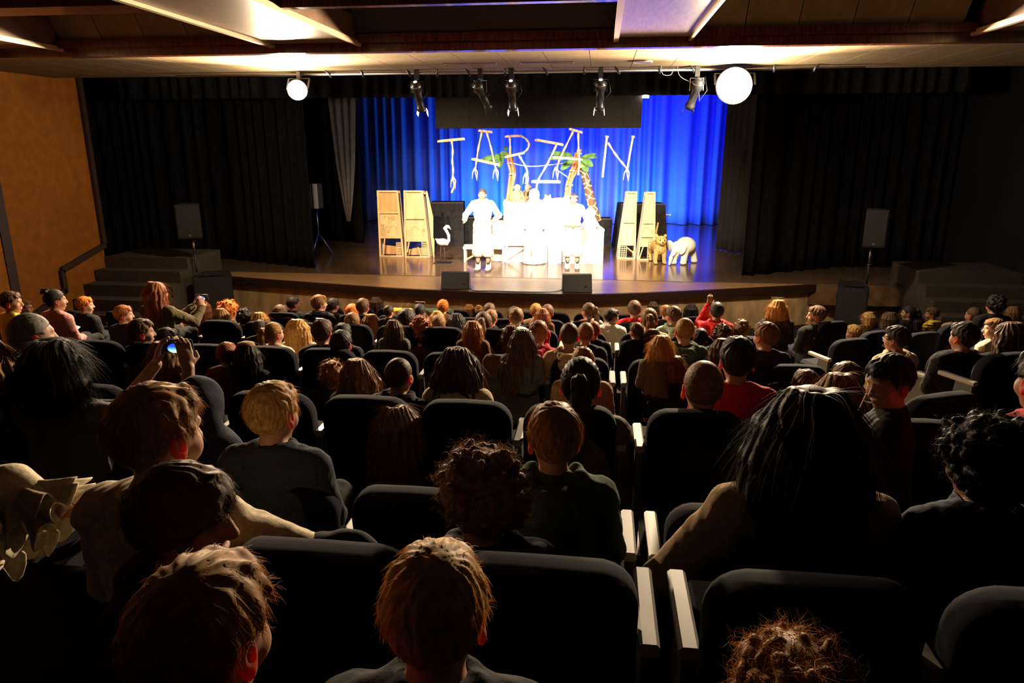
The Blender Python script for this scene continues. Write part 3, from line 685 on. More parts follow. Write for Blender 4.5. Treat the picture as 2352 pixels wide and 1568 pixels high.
# twig letters hanging in front of the blue curtain
def letter(name, label, v, planks, ropes, wires, tufts=()):
    c = P(planks[0][0], planks[0][1], v); e = empty('twig_letter', c); tag(e, label, 'letter', 'twig letters')
    for (x0, y0, x1, y1, w) in planks:
        a, b = P(x0, y0, v) - c, P(x1, y1, v) - c; s = pxm(x0, y0, v)
        off = Vector((0, .02, .012))
        MB().bar(a, b, w * s * .5, .03, up=(0, 1, 0)).build('stick', M_stick, e)
        MB().bar(a + (b - a) * .06 + off, b - (b - a) * .04 + off, w * s * .45, .03, up=(0, 1, 0)).build('stick', M_stick, e)
    for pts in ropes:
        q = [P(x, y, v) - c for x, y in pts]; MB().tube(smooth_line(q, 4), [.022 + .006 * math.sin(1.7 * i) for i in range(len(smooth_line(q, 4)))], 7).build('twisted_rope', M_twine, e)
    for (x, y) in tufts:
        q = P(x, y, v) - c
        for k in range(5): MB().tube([q + Vector((.02 * math.sin(k * 3), 0, .06)), q + Vector((.06 * math.sin(k * 2.1), .02, -.03)), q + Vector((.07 * math.sin(k * 2.1 + .5), .02, -.14 - .02 * k))], [.016, .014, .008], 6).build('frayed_end', M_twine, e)
    for (x, y) in wires:
        q = P(x, y, v) - c; MB().tube([q, q + Vector((0, 0, 6.6 - (q + c).z))], .002, 4).build('hanging_wire', M_black, e)
        MB().tube([q + Vector((.03 * math.cos(a), .03 * math.sin(a), .02 * math.sin(a * 2))) for a in np.linspace(0, 6.28, 9)], .014, 6, cap=False).build('knot', M_twine, e)
LV = 15.9
letter('T', 'twig letter T, the first letter, hanging from a slanted stick', LV, [(1005, 325, 1068, 319, 9)], [[(1037, 321), (1040, 345), (1039, 370), (1041, 390), (1040, 412), (1044, 424), (1037, 443)]], [(1036, 322)], [(1041, 412)])
letter('A', 'twig letter A, the second letter', LV, [(1099, 300, 1131, 304, 8), (1083, 365, 1147, 379, 9)], [[(1107, 303), (1100, 335), (1095, 366), (1092, 388)], [(1118, 304), (1127, 335), (1134, 366), (1139, 388)]], [(1107, 301), (1120, 303)], [(1091, 392), (1139, 392)])
letter('R', 'twig letter R, the third letter, with a bent cane bowl', LV, [(1160, 314, 1197, 312, 8), (1160, 361, 1205, 351, 8)], [[(1171, 316), (1172, 338), (1171, 358)], [(1197, 312), (1209, 320), (1215, 331), (1211, 343), (1200, 352)], [(1192, 357), (1206, 380), (1211, 396), (1208, 422)]], [(1171, 313), (1194, 312)], [(1208, 404)])
letter('Z', 'twig letter Z, the fourth letter', LV, [(1229, 321, 1294, 333, 9), (1221, 417, 1287, 418, 11)], [[(1278, 333), (1258, 375), (1236, 414), (1232, 436)]], [(1232, 322), (1278, 330)])
letter('A2', 'twig letter A, the fifth letter, above the bending tree', LV, [(1307, 296, 1338, 305, 8), (1270, 361, 1338, 367, 8)], [[(1317, 300), (1300, 335), (1286, 364), (1279, 386)], [(1328, 305), (1329, 345), (1331, 372), (1328, 402)]], [(1317, 299), (1330, 303)], [(1277, 390)])
letter('N', 'twig letter N, the last letter, of two sticks and a slanting rope', LV, [(1394, 313, 1384, 407, 9), (1454, 313, 1440, 392, 8)], [[(1396, 327), (1412, 352), (1428, 373), (1441, 388)]], [(1394, 314), (1454, 314)], [(1440, 394)])

# giraffe neck and animal figures
def giraffe_mat():
    m = bpy.data.materials.new('giraffe hide'); m.use_nodes = True; nt = m.node_tree; n = nt.nodes
    tc = n.new('ShaderNodeTexCoord'); vo = n.new('ShaderNodeTexVoronoi'); vo.feature = 'DISTANCE_TO_EDGE'; vo.inputs['Scale'].default_value = 6.5
    r = n.new('ShaderNodeValToRGB'); r.color_ramp.interpolation = 'CONSTANT'; r.color_ramp.elements[0].color = (.75, .52, .24, 1); r.color_ramp.elements[1].position = .07; r.color_ramp.elements[1].color = (.13, .06, .025, 1)
    nt.links.new(tc.outputs['Object'], vo.inputs['Vector']); nt.links.new(vo.outputs['Distance'], r.inputs[0]); nt.links.new(r.outputs[0], n['Principled BSDF'].inputs['Base Color'])
    n['Principled BSDF'].inputs['Roughness'].default_value = .8
    return m
def spot_mat(name, base, spot, scale, thr):
    m = bpy.data.materials.new(name); m.use_nodes = True; nt = m.node_tree; n = nt.nodes
    tc = n.new('ShaderNodeTexCoord'); vo = n.new('ShaderNodeTexVoronoi'); vo.inputs['Scale'].default_value = scale
    r = n.new('ShaderNodeValToRGB'); r.color_ramp.elements[0].color = (*spot, 1); r.color_ramp.elements[0].position = thr; r.color_ramp.elements[1].position = thr + .08; r.color_ramp.elements[1].color = (*base, 1)
    nt.links.new(tc.outputs['Object'], vo.inputs['Vector']); nt.links.new(vo.outputs['Distance'], r.inputs[0]); nt.links.new(r.outputs[0], n['Principled BSDF'].inputs['Base Color'])
    n['Principled BSDF'].inputs['Roughness'].default_value = .7
    return m
gv = 16.75; c = P(1368, 505, gv); e = empty('giraffe_neck', (c.x, gv, c.z)); tag(e, 'spotted giraffe neck puppet rising behind the woman', 'puppet')
pts = [P(x, y, gv) - c for x, y in ((1368, 508), (1363, 485), (1356, 455), (1348, 420), (1341, 395), (1336, 384))]; s = pxm(1350, 450, gv)
MB().tube(smooth_line(pts, 4), list(np.interp(np.arange(21), [0, 4, 20], [16 * s, 11.5 * s, 7 * s])), 18).build('neck', giraffe_mat(), e)
f = Field((-.3, -.3, -.2), (.3, .3, .3), .012); f.ell((0, -.05, .02), (.08, .14, .07)); f.ell((0, -.17, -.02), (.05, .07, .045)); f.cap((.04, .03, .07), (.05, .05, .14), .014); f.cap((-.04, .03, .07), (-.05, .05, .14), .014); f.ell((.1, .04, .06), (.06, .03, .03)); f.ell((-.1, .04, .06), (.06, .03, .03))
o = link('head', f.mesh('head', mat('giraffe tan', (.62, .40, .17), .8)), e); o.location = pts[-1] + Vector((0, 0, .04))
cx = P(1372, 503, gv - .05) - c
# puppets on the platform
M_fur = mat('brown puppet fur', (.30, .21, .12), .9, .1, noise=.5, scale=30, bump=.4)
M_face = mat('pale puppet face', (.62, .50, .38), .7, .2)
def monkey(x, y, v, sc, rz, label):
    p = P(x, y, v); e = empty('monkey_puppet', p, rz); tag(e, label, 'puppet')
    f = Field((-.4, -.4, -.02), (.4, .4, .75), .016); f.ell((0, 0, .2), (.16, .14, .2)); f.ell((0, -.02, .36), (.13, .11, .12)); f.ell((0, -.04, .53), (.115, .115, .125), .03); f.ell((.12, -.02, .54), (.03, .02, .04)); f.ell((-.12, -.02, .54), (.03, .02, .04))
    for sx in (-1, 1):
        f.cap((sx * .13, -.02, .38), (sx * .2, -.08, .2), .05, .04); f.cap((sx * .2, -.08, .2), (sx * .12, -.22, .06), .04, .03); f.cap((sx * .08, 0, .08), (sx * .18, -.2, .1), .07, .05); f.cap((sx * .18, -.2, .1), (sx * .16, -.24, .03), .045, .035)
    link('body', f.mesh('body', M_fur), e)
    f = Field((-.15, -.25, .38), (.15, .0, .65), .012); f.ell((0, -.115, .54), (.075, .045, .06)); f.ell((0, -.14, .48), (.06, .05, .045), .02)
    link('face', f.mesh('face', M_face), e)
    for sx in (-1, 1): MB().tube([(sx * .03, -.175, .555), (sx * .03, -.16, .555)], .013, 10).build('eye', M_black, e)
    e.scale = (sc, sc, sc)
monkey(1188, 468, 16.35, .68, .35, 'brown monkey puppet sitting at the foot of the left tree')
monkey(1213, 462, 16.9, .62, -.4, 'monkey puppet peeking over the white robed figure')
# white robed figure
p = P(1226, 600, 16.0); e = empty('robed_figure', (p.x, 16.05, 1.008)); tag(e, 'white robed figure with a bowed head at the middle of the platform', 'puppet'); H = P(1226, 434, 16.05).z - 1.0
f = Field((-.4, -.35, -.02), (.4, .35, H + .1), .02); f.cap((0, 0, 0.02), (0, 0, H * .6), .26, .2, .03); f.cap((0, 0, H * .55), (0, -.02, H * .8), .2, .16, .05); f.ell((0, -.05, H - .13), (.12, .13, .14), .04); f.cap((.1, 0, H * .78), (.24, -.1, H * .5), .06, .05); f.cap((-.1, 0, H * .78), (-.22, -.12, H * .5), .06, .05)
g = f.grid(); f.f += .012 * np.sin(40 * np.arctan2(g[0], g[1] + .001) * .25 + 3 * g[2]).astype(np.float32) * (g[2] < H * .8)
f.f = np.maximum(f.f, -(g[2] + 0 * g[0] + 0 * g[1]))
link('robe', f.mesh('robe', M_cloth_white), e)
MB().tube([(-.06, -.24, H * .72), (-.1, -.28, H * .4), (-.02, -.29, H * .12)], .02, 8).build('cord', M_twine, e)
# round-headed white puppet behind the woman
p = P(1354, 560, 16.25); e = empty('round_puppet', (p.x, 16.3, P(1354, 527, 16.3).z)); tag(e, 'white puppet with a round head and black strap beside the giraffe neck', 'puppet'); hz = P(1354, 478, 16.3).z - e.location.z
f = Field((-.3, -.3, -.02), (.3, .3, .75), .016); f.ell((0, 0, hz - .1), (.115, .115, .12)); f.cap((0, 0, 0), (0, 0, hz - .2), .16, .1, .03); f.cap((.08, 0, hz - .24), (.2, -.1, hz - .42), .045, .04); f.cap((-.08, 0, hz - .24), (-.2, -.1, hz - .42), .045, .04)
link('body', f.mesh('body', M_cloth_white), e)
MB().tube([(-.11, -.1, hz - .2), (-.15, -.15, hz - .3), (-.2, -.14, hz - .38)], .03, 8).build('strap', M_black, e)
# lying cub
M_spot = spot_mat('leopard spots', (.55, .34, .10), (.05, .03, .01), 26, .22)
M_cub = spot_mat('cub spots', (.62, .47, .26), (.12, .07, .03), 30, .2)
p = P(1278, 474, 16.45); e = empty('leopard_cub_puppet', p); tag(e, 'spotted cub puppet lying on the white platform behind the woman', 'puppet')
f = Field((-.45, -.25, -.02), (.45, .25, .4), .014); f.ell((.05, 0, .1), (.24, .12, .1)); f.ell((-.2, -.04, .15), (.1, .1, .09), .03); f.ell((-.26, -.1, .12), (.05, .06, .045)); f.ell((-.15, 0, .24), (.03, .02, .035)); f.ell((-.25, 0, .24), (.03, .02, .035)); f.cap((-.1, -.1, .05), (-.28, -.18, .03), .04, .03); f.ell((.25, -.02, .14), (.12, .13, .12), .03); f.cap((.3, .05, .1), (.42, -.05, .04), .03, .02)
link('body', f.mesh('body', M_cub), e)
# standing leopard
b = PZ(1513, 605, 1.0); e = empty('leopard_figure', (b.x, b.y, 1.008), .15); tag(e, 'yellow spotted leopard figure with raised tail at the foot of the slim tower', 'animal figure'); s = pxm(1513, 600, b.y)
f = Field((-.28, -.3, -.02), (.28, .65, .95), .014)
f.ell((0, .18, .36), (.15, .34, .15)); f.ell((0, -.04, .36), (.14, .14, .17), .04); f.ell((0, -.12, .53), (.125, .12, .115), .03); f.ell((0, -.22, .49), (.065, .06, .05), .02)
for sx in (-1, 1):
    f.ell((sx * .1, -.08, .64), (.035, .025, .04)); f.cap((sx * .09, -.06, .3), (sx * .1, -.08, .05), .06, .042); f.ell((sx * .1, -.12, .03), (.05, .075, .035)); f.cap((sx * .1, .38, .32), (sx * .11, .46, .17), .075, .05); f.cap((sx * .11, .46, .17), (sx * .11, .4, .04), .045, .04); f.ell((sx * .11, .37, .03), (.045, .07, .03))
f.cap((0, .48, .42), (.03, .58, .6), .028, .025); f.cap((.03, .58, .6), (.05, .5, .86), .025, .022)
link('body', f.mesh('body', M_spot), e)
for sx in (-1, 1): MB().tube([(sx * .05, -.235, .555), (sx * .05, -.22, .555)], .014, 10).build('eye', M_black, e)
MB().tube([(0, -.285, .505), (0, -.27, .505)], .018, 10).build('nose', M_black, e)
# elephant
b = PZ(1566, 607, 1.0); e = empty('elephant_figure', (b.x, b.y + .1, 1.008), .0); tag(e, 'white elephant figure with a lowered trunk, rightmost on stage', 'animal figure')
f = Field((-.42, -.45, -.02), (.42, .5, .75), .014)
f.ell((.08, .06, .40), (.23, .27, .20)); f.ell((-.12, -.1, .36), (.15, .15, .16), .05); f.cap((-.18, -.2, .33), (-.27, -.28, .16), .065, .045); f.cap((-.27, -.28, .16), (-.3, -.33, .03), .045, .03)
for (x, y, x2, y2) in ((-.12, -.1, -.2, -.16), (.06, -.12, .02, -.18), (.24, .18, .3, .15), (.1, .25, .12, .28)):
    f.cap((x, y, .3), (x2, y2, .06), .085, .07, .03); f.ell((x2, y2, .04), (.08, .085, .045))
f.cap((.3, .25, .42), (.34, .3, .22), .015, .012)
g = f.grid(); f.f = np.maximum(f.f, -(g[2] + 0 * g[0] + 0 * g[1]))
link('body', f.mesh('body', M_cloth_white), e)
for sx, cx_, cy_ in ((-1, -.26, .0), (1, -.02, -.2)):
    f = Field((-.3, -.3, -.3), (.3, .3, .3), .012); f.ell((0, 0, 0), (.03, .13, .16), R=Euler((0, .3 * sx, .6))); o = link('ear', f.mesh('ear', M_cloth_white), e); o.location = (cx_, cy_, .38)
for sx in (-.2, -.1): MB().tube([(sx, -.22, .28), (sx - .03, -.33, .2), (sx - .03, -.36, .24)], [.02, .015, .004], 8).build('tusk', M_white, e)
# flamingo
b = PZ(1017, 604, 1.0); e = empty('flamingo_figure', (b.x, b.y, 1.008), 0); tag(e, 'white flamingo figure on thin legs beside the plywood tower', 'animal figure'); s = pxm(1017, 580, b.y)
zz = lambda y: P(1017, y, b.y).z - 1.008
f = Field((-.35, -.2, .2), (.35, .2, zz(515) + .1), .012)
X = lambda x: (x - 1017) * s
f.ell((X(1018), 0, zz(556)), (12 * s * 1.1, .1, 8.5 * s)); f.cap((X(1008), 0, zz(553)), (X(1002), 0, zz(549)), .05, .015, .03)
nk = [(1028, 560), (1033, 552), (1033, 540), (1028, 530), (1024, 524), (1029, 520)]
for (a, b2), (c2, d) in zip(nk, nk[1:]): f.cap((X(a), -.02, zz(b2)), (X(c2), -.02, zz(d)), .034, .03, .015)
f.ell((X(1030), -.02, zz(520)), (.06, .04, .04), .015); f.cap((X(1033), -.02, zz(520)), (X(1038), -.02, zz(526)), .022, .01, .01)
link('body', f.mesh('body', mat('pale pink plumage', (.85, .72, .68), .8)), e)
for sx in (-1, 1): MB().tube([(sx * .03, 0, zz(560)), (sx * .05, .02, zz(582)), (sx * .05, 0, 0)], .008, 6).build('leg', mat('dark legs', (.12, .07, .06), .6), e)
MB().box((-.2, -.12, 0), (.2, .12, .012)).build('base', M_black, e)
o = MB().bar(P(1516, 492, 18.9), P(1541, 493, 18.9), .03, .03).build('wood_batten', M_ply); tag(o, 'short wooden batten sticking out beside the wide black box', 'batten')

# ------------------------------------------------------------------ people: bodies, clothes, hair
HC = Vector((0, .02, .575))       # head centre of the seated figure (origin on the seat, facing +Y)
def head_prims(f, R, c, s=1.0):
    X = lambda p: tuple(Vector(c) + R @ (Vector(p) * s)); E = R.to_euler() if hasattr(R, 'to_euler') else R
    ell = lambda p, r, k=.02, op='u': f.ell(X(p), [q * s for q in r], k, R.to_euler(), op)
    cap = lambda a, b, ra, rb, k=.012: f.cap(X(a), X(b), ra * s, rb * s, k)
    ell((0, -.008, .022), (.074, .092, .094), .02); ell((0, .03, -.03), (.058, .058, .085), .03); ell((0, .05, -.09), (.03, .028, .024), .025)
    cap((-.03, .079, .028), (.03, .079, .028), .012, .012, .015); ell((.036, .062, -.03), (.025, .024, .03), .02); ell((-.036, .062, -.03), (.025, .024, .03), .02)
    cap((0, .088, .016), (0, .106, -.022), .008, .0125, .012); ell((0, .098, -.026), (.018, .012, .009), .008)
    for sx in (-1, 1): ell((sx * .031, .098, .008), (.016, .013, .010), .01, 's')
    ell((0, .088, -.056), (.023, .010, .0065), .005); ell((0, .086, -.067), (.019, .010, .0065), .005)
def hand(f, w, d, palm, s=1.0, curl=.6, k=.006):
    """a hand with a palm, four bent fingers and a thumb; w wrist, d finger direction, palm = direction the palm faces"""
    w, d, n = Vector(w), Vector(d).normalized(), Vector(palm); n = (n - d * n.dot(d)).normalized(); sd = d.cross(n)
    f.ell(w + d * .042 * s, (.036 * s, .045 * s, .014 * s), .012, Matrix((sd, d, n)).transposed().to_euler())
    for i, (o, L) in enumerate(((-.027, .030), (-.009, .036), (.009, .034), (.026, .026))):
        b = w + d * .08 * s + sd * (o * s); d1 = (d + n * curl * .5).normalized(); d2 = (d + n * curl * 1.6).normalized(); m = b + d1 * L * s; e = m + d2 * (L * .95 * s)
        f.cap(b - d * .015 * s, m, .0088 * s, .008 * s, k); f.cap(m, e, .008 * s, .0068 * s, k * .7)
    b = w + d * .022 * s - sd * .028 * s; m = b + (d * .6 - sd * .8 + n * .3).normalized() * (.034 * s); f.cap(b, m, .0115 * s, .0095 * s, k); f.cap(m, m + (d + n * .5 - sd * .1).normalized() * (.028 * s), .0095 * s, .0075 * s, k)
POSE0 = dict(el=(-.195, .03, .17), wl=(-.085, .20, .13), er=(.195, .03, .17), wr=(.085, .20, .13), dl=(.35, .9, -.2), dr=(-.35, .9, -.2), nl=(0, 0, -1), nr=(0, 0, -1), lean=0.0)
def torso_prims(f, pose, g=0.0, clothes=False):
    f.ell((0, 0, .22), (.148 + g, .098 + g, .21 + g), .03); f.ell((0, .005, .33), (.15 + g, .092 + g, .11 + g), .04); f.ell((0, .0, .08), (.155 + g, .12 + g, .085 + g), .04)
    for sx, e, w in ((-1, pose['el'], pose['wl']), (1, pose['er'], pose['wr'])):
        f.cap((sx * .025, -.012, .445), (sx * .11, -.01, .405), .036 + g * .6, .04 + g * .6, .04); f.cap((sx * .07, 0, .395), (sx * .145, -.003, .382), .052 + g, .05 + g, .03)
        sh = Vector((sx * .155, 0, .378)); e, w = Vector(e), Vector(w); w2 = e.lerp(w, pose.get('sleeve', .93)) if clothes else w
        f.cap(sh, e, .047 + g, .038 + g, .03); f.cap(e, w2, .037 + g, (.027 if not clothes else .030) + g, .02)
def body_mesh(name, yaw=0, pitch=0, roll=0, pose=None, h=.0085, adult=False):
    pose = {**POSE0, **(pose or {})}; al = [pose[k] for k in ('el', 'wl', 'er', 'wr')]
    lo = (min(-.26, min(p[0] for p in al) - .14), min(-.16, min(p[1] for p in al) - .14), -.44); hi = (max(.26, max(p[0] for p in al) + .14), max(.58, max(p[1] for p in al) + .18), max(.73, max(p[2] for p in al) + .22))
    f = Field(lo, hi, h); torso_prims(f, pose)
    R = Euler((pitch, roll, yaw), 'XYZ').to_matrix()
    f.cap((0, -.012, .42), (0, -.002, .53), .043, .042, .03)
    head_prims(f, R, HC)
    for sx in (-1, 1):
        f.cap((sx * .075, .02, .065), (sx * .09, .36, .075), .075, .052, .03); f.cap((sx * .09, .36, .07), (sx * .09, .36, -.32), .05, .035, .02); f.cap((sx * .09, .34, -.37), (sx * .095, .5, -.385), .035, .03, .02)
    hand(f, pose['wl'], pose['dl'], pose['nl']); hand(f, pose['wr'], pose['dr'], pose['nr'])
    return f.mesh(name)
def top_mesh(name, style='crew', pose=None, seed=1, h=.0085):
    pose = {**POSE0, **(pose or {})}; al = [pose[k] for k in ('el', 'wl', 'er', 'wr')]
    lo = (min(-.28, min(p[0] for p in al) - .1), min(-.2, min(p[1] for p in al) - .1), -.05); hi = (max(.28, max(p[0] for p in al) + .1), max(.3, max(p[1] for p in al) + .1), max(.56, max(p[2] for p in al) + .1))
    f = Field(lo, hi, h); torso_prims(f, pose, .016, True)
    if style == 'hood':
        for i in range(10):
            a = (i - 4.5) / 4.5 * 2.2; b = (i - 3.5) / 4.5 * 2.2
            if i < 9: f.cap((.088 * math.sin(a), -.022 - .078 * math.cos(a), .445 - .02 * math.cos(a)), (.088 * math.sin(b), -.022 - .078 * math.cos(b), .445 - .02 * math.cos(b)), .034, .034, .012)
        f.ell((0, -.125, .38), (.085, .045, .08), .025)
    if style == 'collar':
        for i in range(12):
            a = i / 12 * 6.28; b = (i + 1) / 12 * 6.28; f.cap((.066 * math.sin(a), .0 - .062 * math.cos(a), .462), (.066 * math.sin(b), .0 - .062 * math.cos(b), .462), .017, .017, .01)
    if style == 'puffy':
        f.cap((-.07, -.07, .44), (.07, -.07, .44), .05, .05, .03)
    x, y, z = f.grid(); f.f += (.0055 * noise3(x, y, z, .10, seed) + .003 * noise3(x, y, z, .045, seed + 3)).astype(np.float32)
    if style == 'puffy': f.f += (.006 * np.sin(z * 130)).astype(np.float32)
    f.cap((0, .012, .462), (0, .03, .62), .05 if style != 'crew' else .055, .09, .008, 's')
    f.f = np.maximum(f.f, -(z + .02) + 0 * (x + y))
    return f.mesh(name)
def trousers_mesh():
    f = Field((-.26, -.2, -.4), (.26, .55, .2), .0095); f.ell((0, 0, .07), (.175, .135, .095), .03)
    for sx in (-1, 1): f.cap((sx * .075, .02, .065), (sx * .09, .36, .075), .092, .068, .03); f.cap((sx * .09, .36, .07), (sx * .09, .36, -.31), .066, .052, .02)
    x, y, z = f.grid(); f.f += (.004 * noise3(x, y, z, .07, 5)).astype(np.float32)
    return f.mesh('trousers')
def shoe_mesh():
    f = Field((-.08, -.1, -.06), (.08, .22, .12), .008); f.ell((0, .06, 0), (.045, .12, .04)); f.cap((0, -.01, .0), (0, 0, .06), .045, .042, .03); x, y, z = f.grid(); f.f = np.maximum(f.f, -(z + .035) + 0 * (x + y)); return f.mesh('shoe')
def ear_mesh():
    f = Field((-.03, -.05, -.05), (.03, .05, .05), .0035); f.ell((0, 0, 0), (.008, .021, .032), .01, Euler((.25, 0, 0))); f.ell((.012, .004, .004), (.010, .011, .018), .006, Euler((.25, 0, 0)), 's'); f.ell((0, .006, -.025), (.007, .01, .012), .01)
    return f.mesh('ear')
EAR = ear_mesh(); TROUSERS = trousers_mesh(); SHOE = shoe_mesh()

def vnormals(V, Q):
    n = np.cross(V[Q[:, 2]] - V[Q[:, 0]], V[Q[:, 3]] - V[Q[:, 1]]); N = np.zeros_like(V)
    for k in range(4): np.add.at(N, Q[:, k], n)
    return N / np.maximum(np.linalg.norm(N, axis=1, keepdims=True), 1e-9)
def strands(V, N, style, n, L, r, seed, crown):
    rs = np.random.RandomState(seed); idx = rs.randint(0, len(V), n); p = V[idx].copy(); nn = N[idx]
    if style == 'curly': d = rs.normal(size=(n, 3)) + nn * .4
    else:
        d = p - crown; d /= np.maximum(np.linalg.norm(d, axis=1, keepdims=True), 1e-6); d[:, 2] -= .25 if style == 'short' else .9
    d -= nn * np.sum(d * nn, 1, keepdims=True); d /= np.maximum(np.linalg.norm(d, axis=1, keepdims=True), 1e-6)
    d += rs.normal(size=(n, 3)) * (.14 if style == 'short' else .10); S = 5
    LL = L * (.5 + rs.rand(n, 1))
    if style == 'short': LL = LL * np.clip((p[:, 2:3] + .09) / .14, .2, 1)
    R_ = r * (.6 + .8 * rs.rand(n, 1)); lift = rs.rand(n, 1) ** 3 * (.32 if style == 'long' else .22 if style == 'short' else .9) + .02
    p -= nn * .002
    side = np.cross(d, nn); side /= np.maximum(np.linalg.norm(side, axis=1, keepdims=True), 1e-6)
    rings = []; ph = rs.rand(n, 1) * 6.28
    for k in range(S):
        t = k / (S - 1); wig = (.18 * np.sin(ph + 5 * t)) * LL * (1.6 if style == 'curly' else .35 if style == 'short' else .22)
        down = np.zeros_like(p); down[:, 2] = -.35 * t * t if style != 'curly' else 0
        q = p + d * LL * t + nn * (LL * lift * t * (1 - .35 * t)) + down * LL + side * wig
        rad = R_ * (1 - .85 * t)
        rings.append([q + side * rad, q + nn * rad * .7 - side * rad * .5, q - nn * rad * .7 - side * rad * .5])
    A = np.stack([np.stack(x, 1) for x in rings], 1)          # n,S,3,3
    base = np.arange(n)[:, None, None] * (S * 3); k = np.arange(S - 1)[None, :, None] * 3; j = np.arange(3)[None, None, :]; j2 = (j + 1) % 3
    q = np.stack([base + k + j, base + k + j2, base + k + 3 + j2, base + k + 3 + j], -1).reshape(-1, 4)
    return A.reshape(-1, 3), q
def hair_mesh(style, seed=1, h=.0065, n=1000, **kw):
    rs = np.random.RandomState(seed); L = kw.get('length', .36); wide = kw.get('wide', 1.0); t = kw.get('thick', .014)
    deep = L + .08 if style in ('long', 'wavy', 'pony', 'hairdown') else .2
    f = Field((-.24, -.27, -deep), (.24, .2, .24), h)
    st = 'short'; crown = np.array((.015, -.065, .112))
    tt = {'buzz': .006, 'short': t, 'fringe': t + .004, 'curly': .022, 'bigcurl': .034, 'bob': .018, 'long': .014, 'wavy': .018, 'pony': .009, 'bun': .009, 'bald': .004}.get(style, t)
    f.ell((0, -.012, .024), (.075 + tt, .094 + tt, .095 + tt), .02)
    x, y, z = f.grid()
    if style in ('short', 'fringe'):
        for i in range(26):
            a = (rs.rand() - .5) * 1.7; e_ = .75 + .35 * rs.rand(); p = np.array((math.sin(a) * math.sin(e_) * (.072 + tt), -.012 + math.cos(a) * math.sin(e_) * (.090 + tt), .024 + math.cos(e_) * (.092 + tt))); q = p + np.array((rs.normal() * .012, .012, -.02))
            f.cap(p, q, .012, .006, .014)
        rr = np.sqrt((x - .015) ** 2 + (y + .065) ** 2 + 0 * z); an = np.arctan2(x - .015, y + .065 + 0 * z)
        f.f += (.0028 * noise3(x, y, z, .045, seed) + .0022 * np.sin(an * 19 + 3 * noise3(x, y, z, .09, seed + 2)) * np.clip(rr / .05, 0, 1)).astype(np.float32)
    if style in ('buzz', 'bald'): st = 'curly'; n = n * 2
    if style in ('buzz', 'bald'): f.f += (.0012 * noise3(x, y, z, .02, seed)).astype(np.float32)
    if style in ('curly', 'bigcurl'):
        st = 'curly'
        for i in range(170 if style == 'bigcurl' else 120):
            v = rs.normal(size=3); v /= np.linalg.norm(v); p = v * np.array((.075 + tt, .094 + tt, .095 + tt)) + np.array((0, -.012, .024)); q = p + rs.normal(size=3) * .012
            f.cap(p, q, .010 + .008 * rs.rand(), .009, .006)
    if style in ('pony', 'bun'): f.f += (.002 * np.sin(np.arctan2(x, z - .02 + 0 * y) * 26 + 2 * noise3(x, y, z, .06, seed))).astype(np.float32)
    # hairline: forehead, temples, above the ears, nape
    if style in ('short', 'buzz'): f.f += (np.clip((.03 - z) / .1, 0, 1) * .009 + 0 * (x + y)).astype(np.float32)
    zh = np.interp(f.ax[1], [-.14, -.07, -.045, -.025, .02, .036, .055, .075, .12], [-.082, -.074, -.05, .018, .024, .012, .05, .062, .066]).astype(np.float32)
    if style == 'fringe': zh = np.interp(f.ax[1], [-.14, -.05, -.02, .005, .03, .06, .08, .12], [-.105, -.095, -.06, -.045, -.02, .02, .03, .034]).astype(np.float32)
    if style in ('curly', 'bigcurl'): zh = np.interp(f.ax[1], [-.14, -.05, -.02, .005, .03, .06, .08, .12], [-.085, -.08, -.055, -.03, .0, .035, .045, .05]).astype(np.float32)
    if style == 'bald': zh = zh
    jag = .006 * noise3(x, y * 0, z * 0, .03, seed + 9)
    cut = (zh[None, :, None] - z + jag) * .75
    f.f = np.maximum(f.f, cut.astype(np.float32))
    if style in ('long', 'wavy', 'bob', 'hairdown'):
        st = 'long'; crown = np.array((.0, -.02, .125)); nl = 44; end = {'bob': .13}.get(style, L)
        for i in range(nl):
            a = (i + .5 - nl / 2) / (nl / 2) * 1.95 + rs.normal() * .06; rr = .090 + .012 * rs.rand(); Z = -(end * (.86 + .2 * rs.rand()))
            sx, cy = math.sin(a), math.cos(a); fl = wide * (1 + .25 * abs(sx))
            pts = [(sx * .045, -.03 - cy * .05, .112), (sx * rr, -.012 - cy * (rr + .016), .035), (sx * rr * 1.03 * (fl ** .5), -.012 - cy * (rr + .012), -.05), (sx * rr * fl, -.018 - cy * (rr * .9), Z * .55 - .03), (sx * rr * fl * (1.02 if style != 'bob' else .85), -.02 - cy * rr * .75, Z)]
            if style == 'wavy': pts = [pts[0], pts[1]] + [(p[0] + rs.normal() * .018, p[1] + rs.normal() * .014, p[2]) for p in pts[2:]]
            rd = [.014, .017, .018, .019, .007]
            P5 = [np.array(p) for p in pts]
            for k in range(4): f.cap(P5[k], P5[k + 1], rd[k], rd[k + 1], .016)
        amp = .0028 if style != 'wavy' else .0045
        f.f += (amp * np.sin(np.arctan2(x, -(y - .02) + 0 * z) * 22 + 2.5 * noise3(x, y, z, .12, seed)) * np.clip((np.sqrt(x ** 2 + (y + .02) ** 2 + 0 * z) - .02) / .06, 0, 1)).astype(np.float32)
    if style == 'pony':
        pts = [(0, -.10, .06), (0, -.135, .05), (.01, -.15, -.02), (.015, -.145, -.12), (.0, -.13, -min(L, .3))]
        for k in range(4): f.cap(pts[k], pts[k + 1], [.022, .034, .04, .034][k], [.034, .04, .034, .012][k], .015)
        f.f += (.003 * np.sin(x * 260 + 2 * noise3(x, y, z, .1, seed))).astype(np.float32) * (y < -.11)
    if style == 'bun':
        for i in range(14):
            v = rs.normal(size=3); v /= np.linalg.norm(v); c = np.array((0, -.085, .11)); f.cap(c + v * .018, c + v * .032, .02, .012, .01)
    V, Q = f.net(); V = V.astype(np.float32)
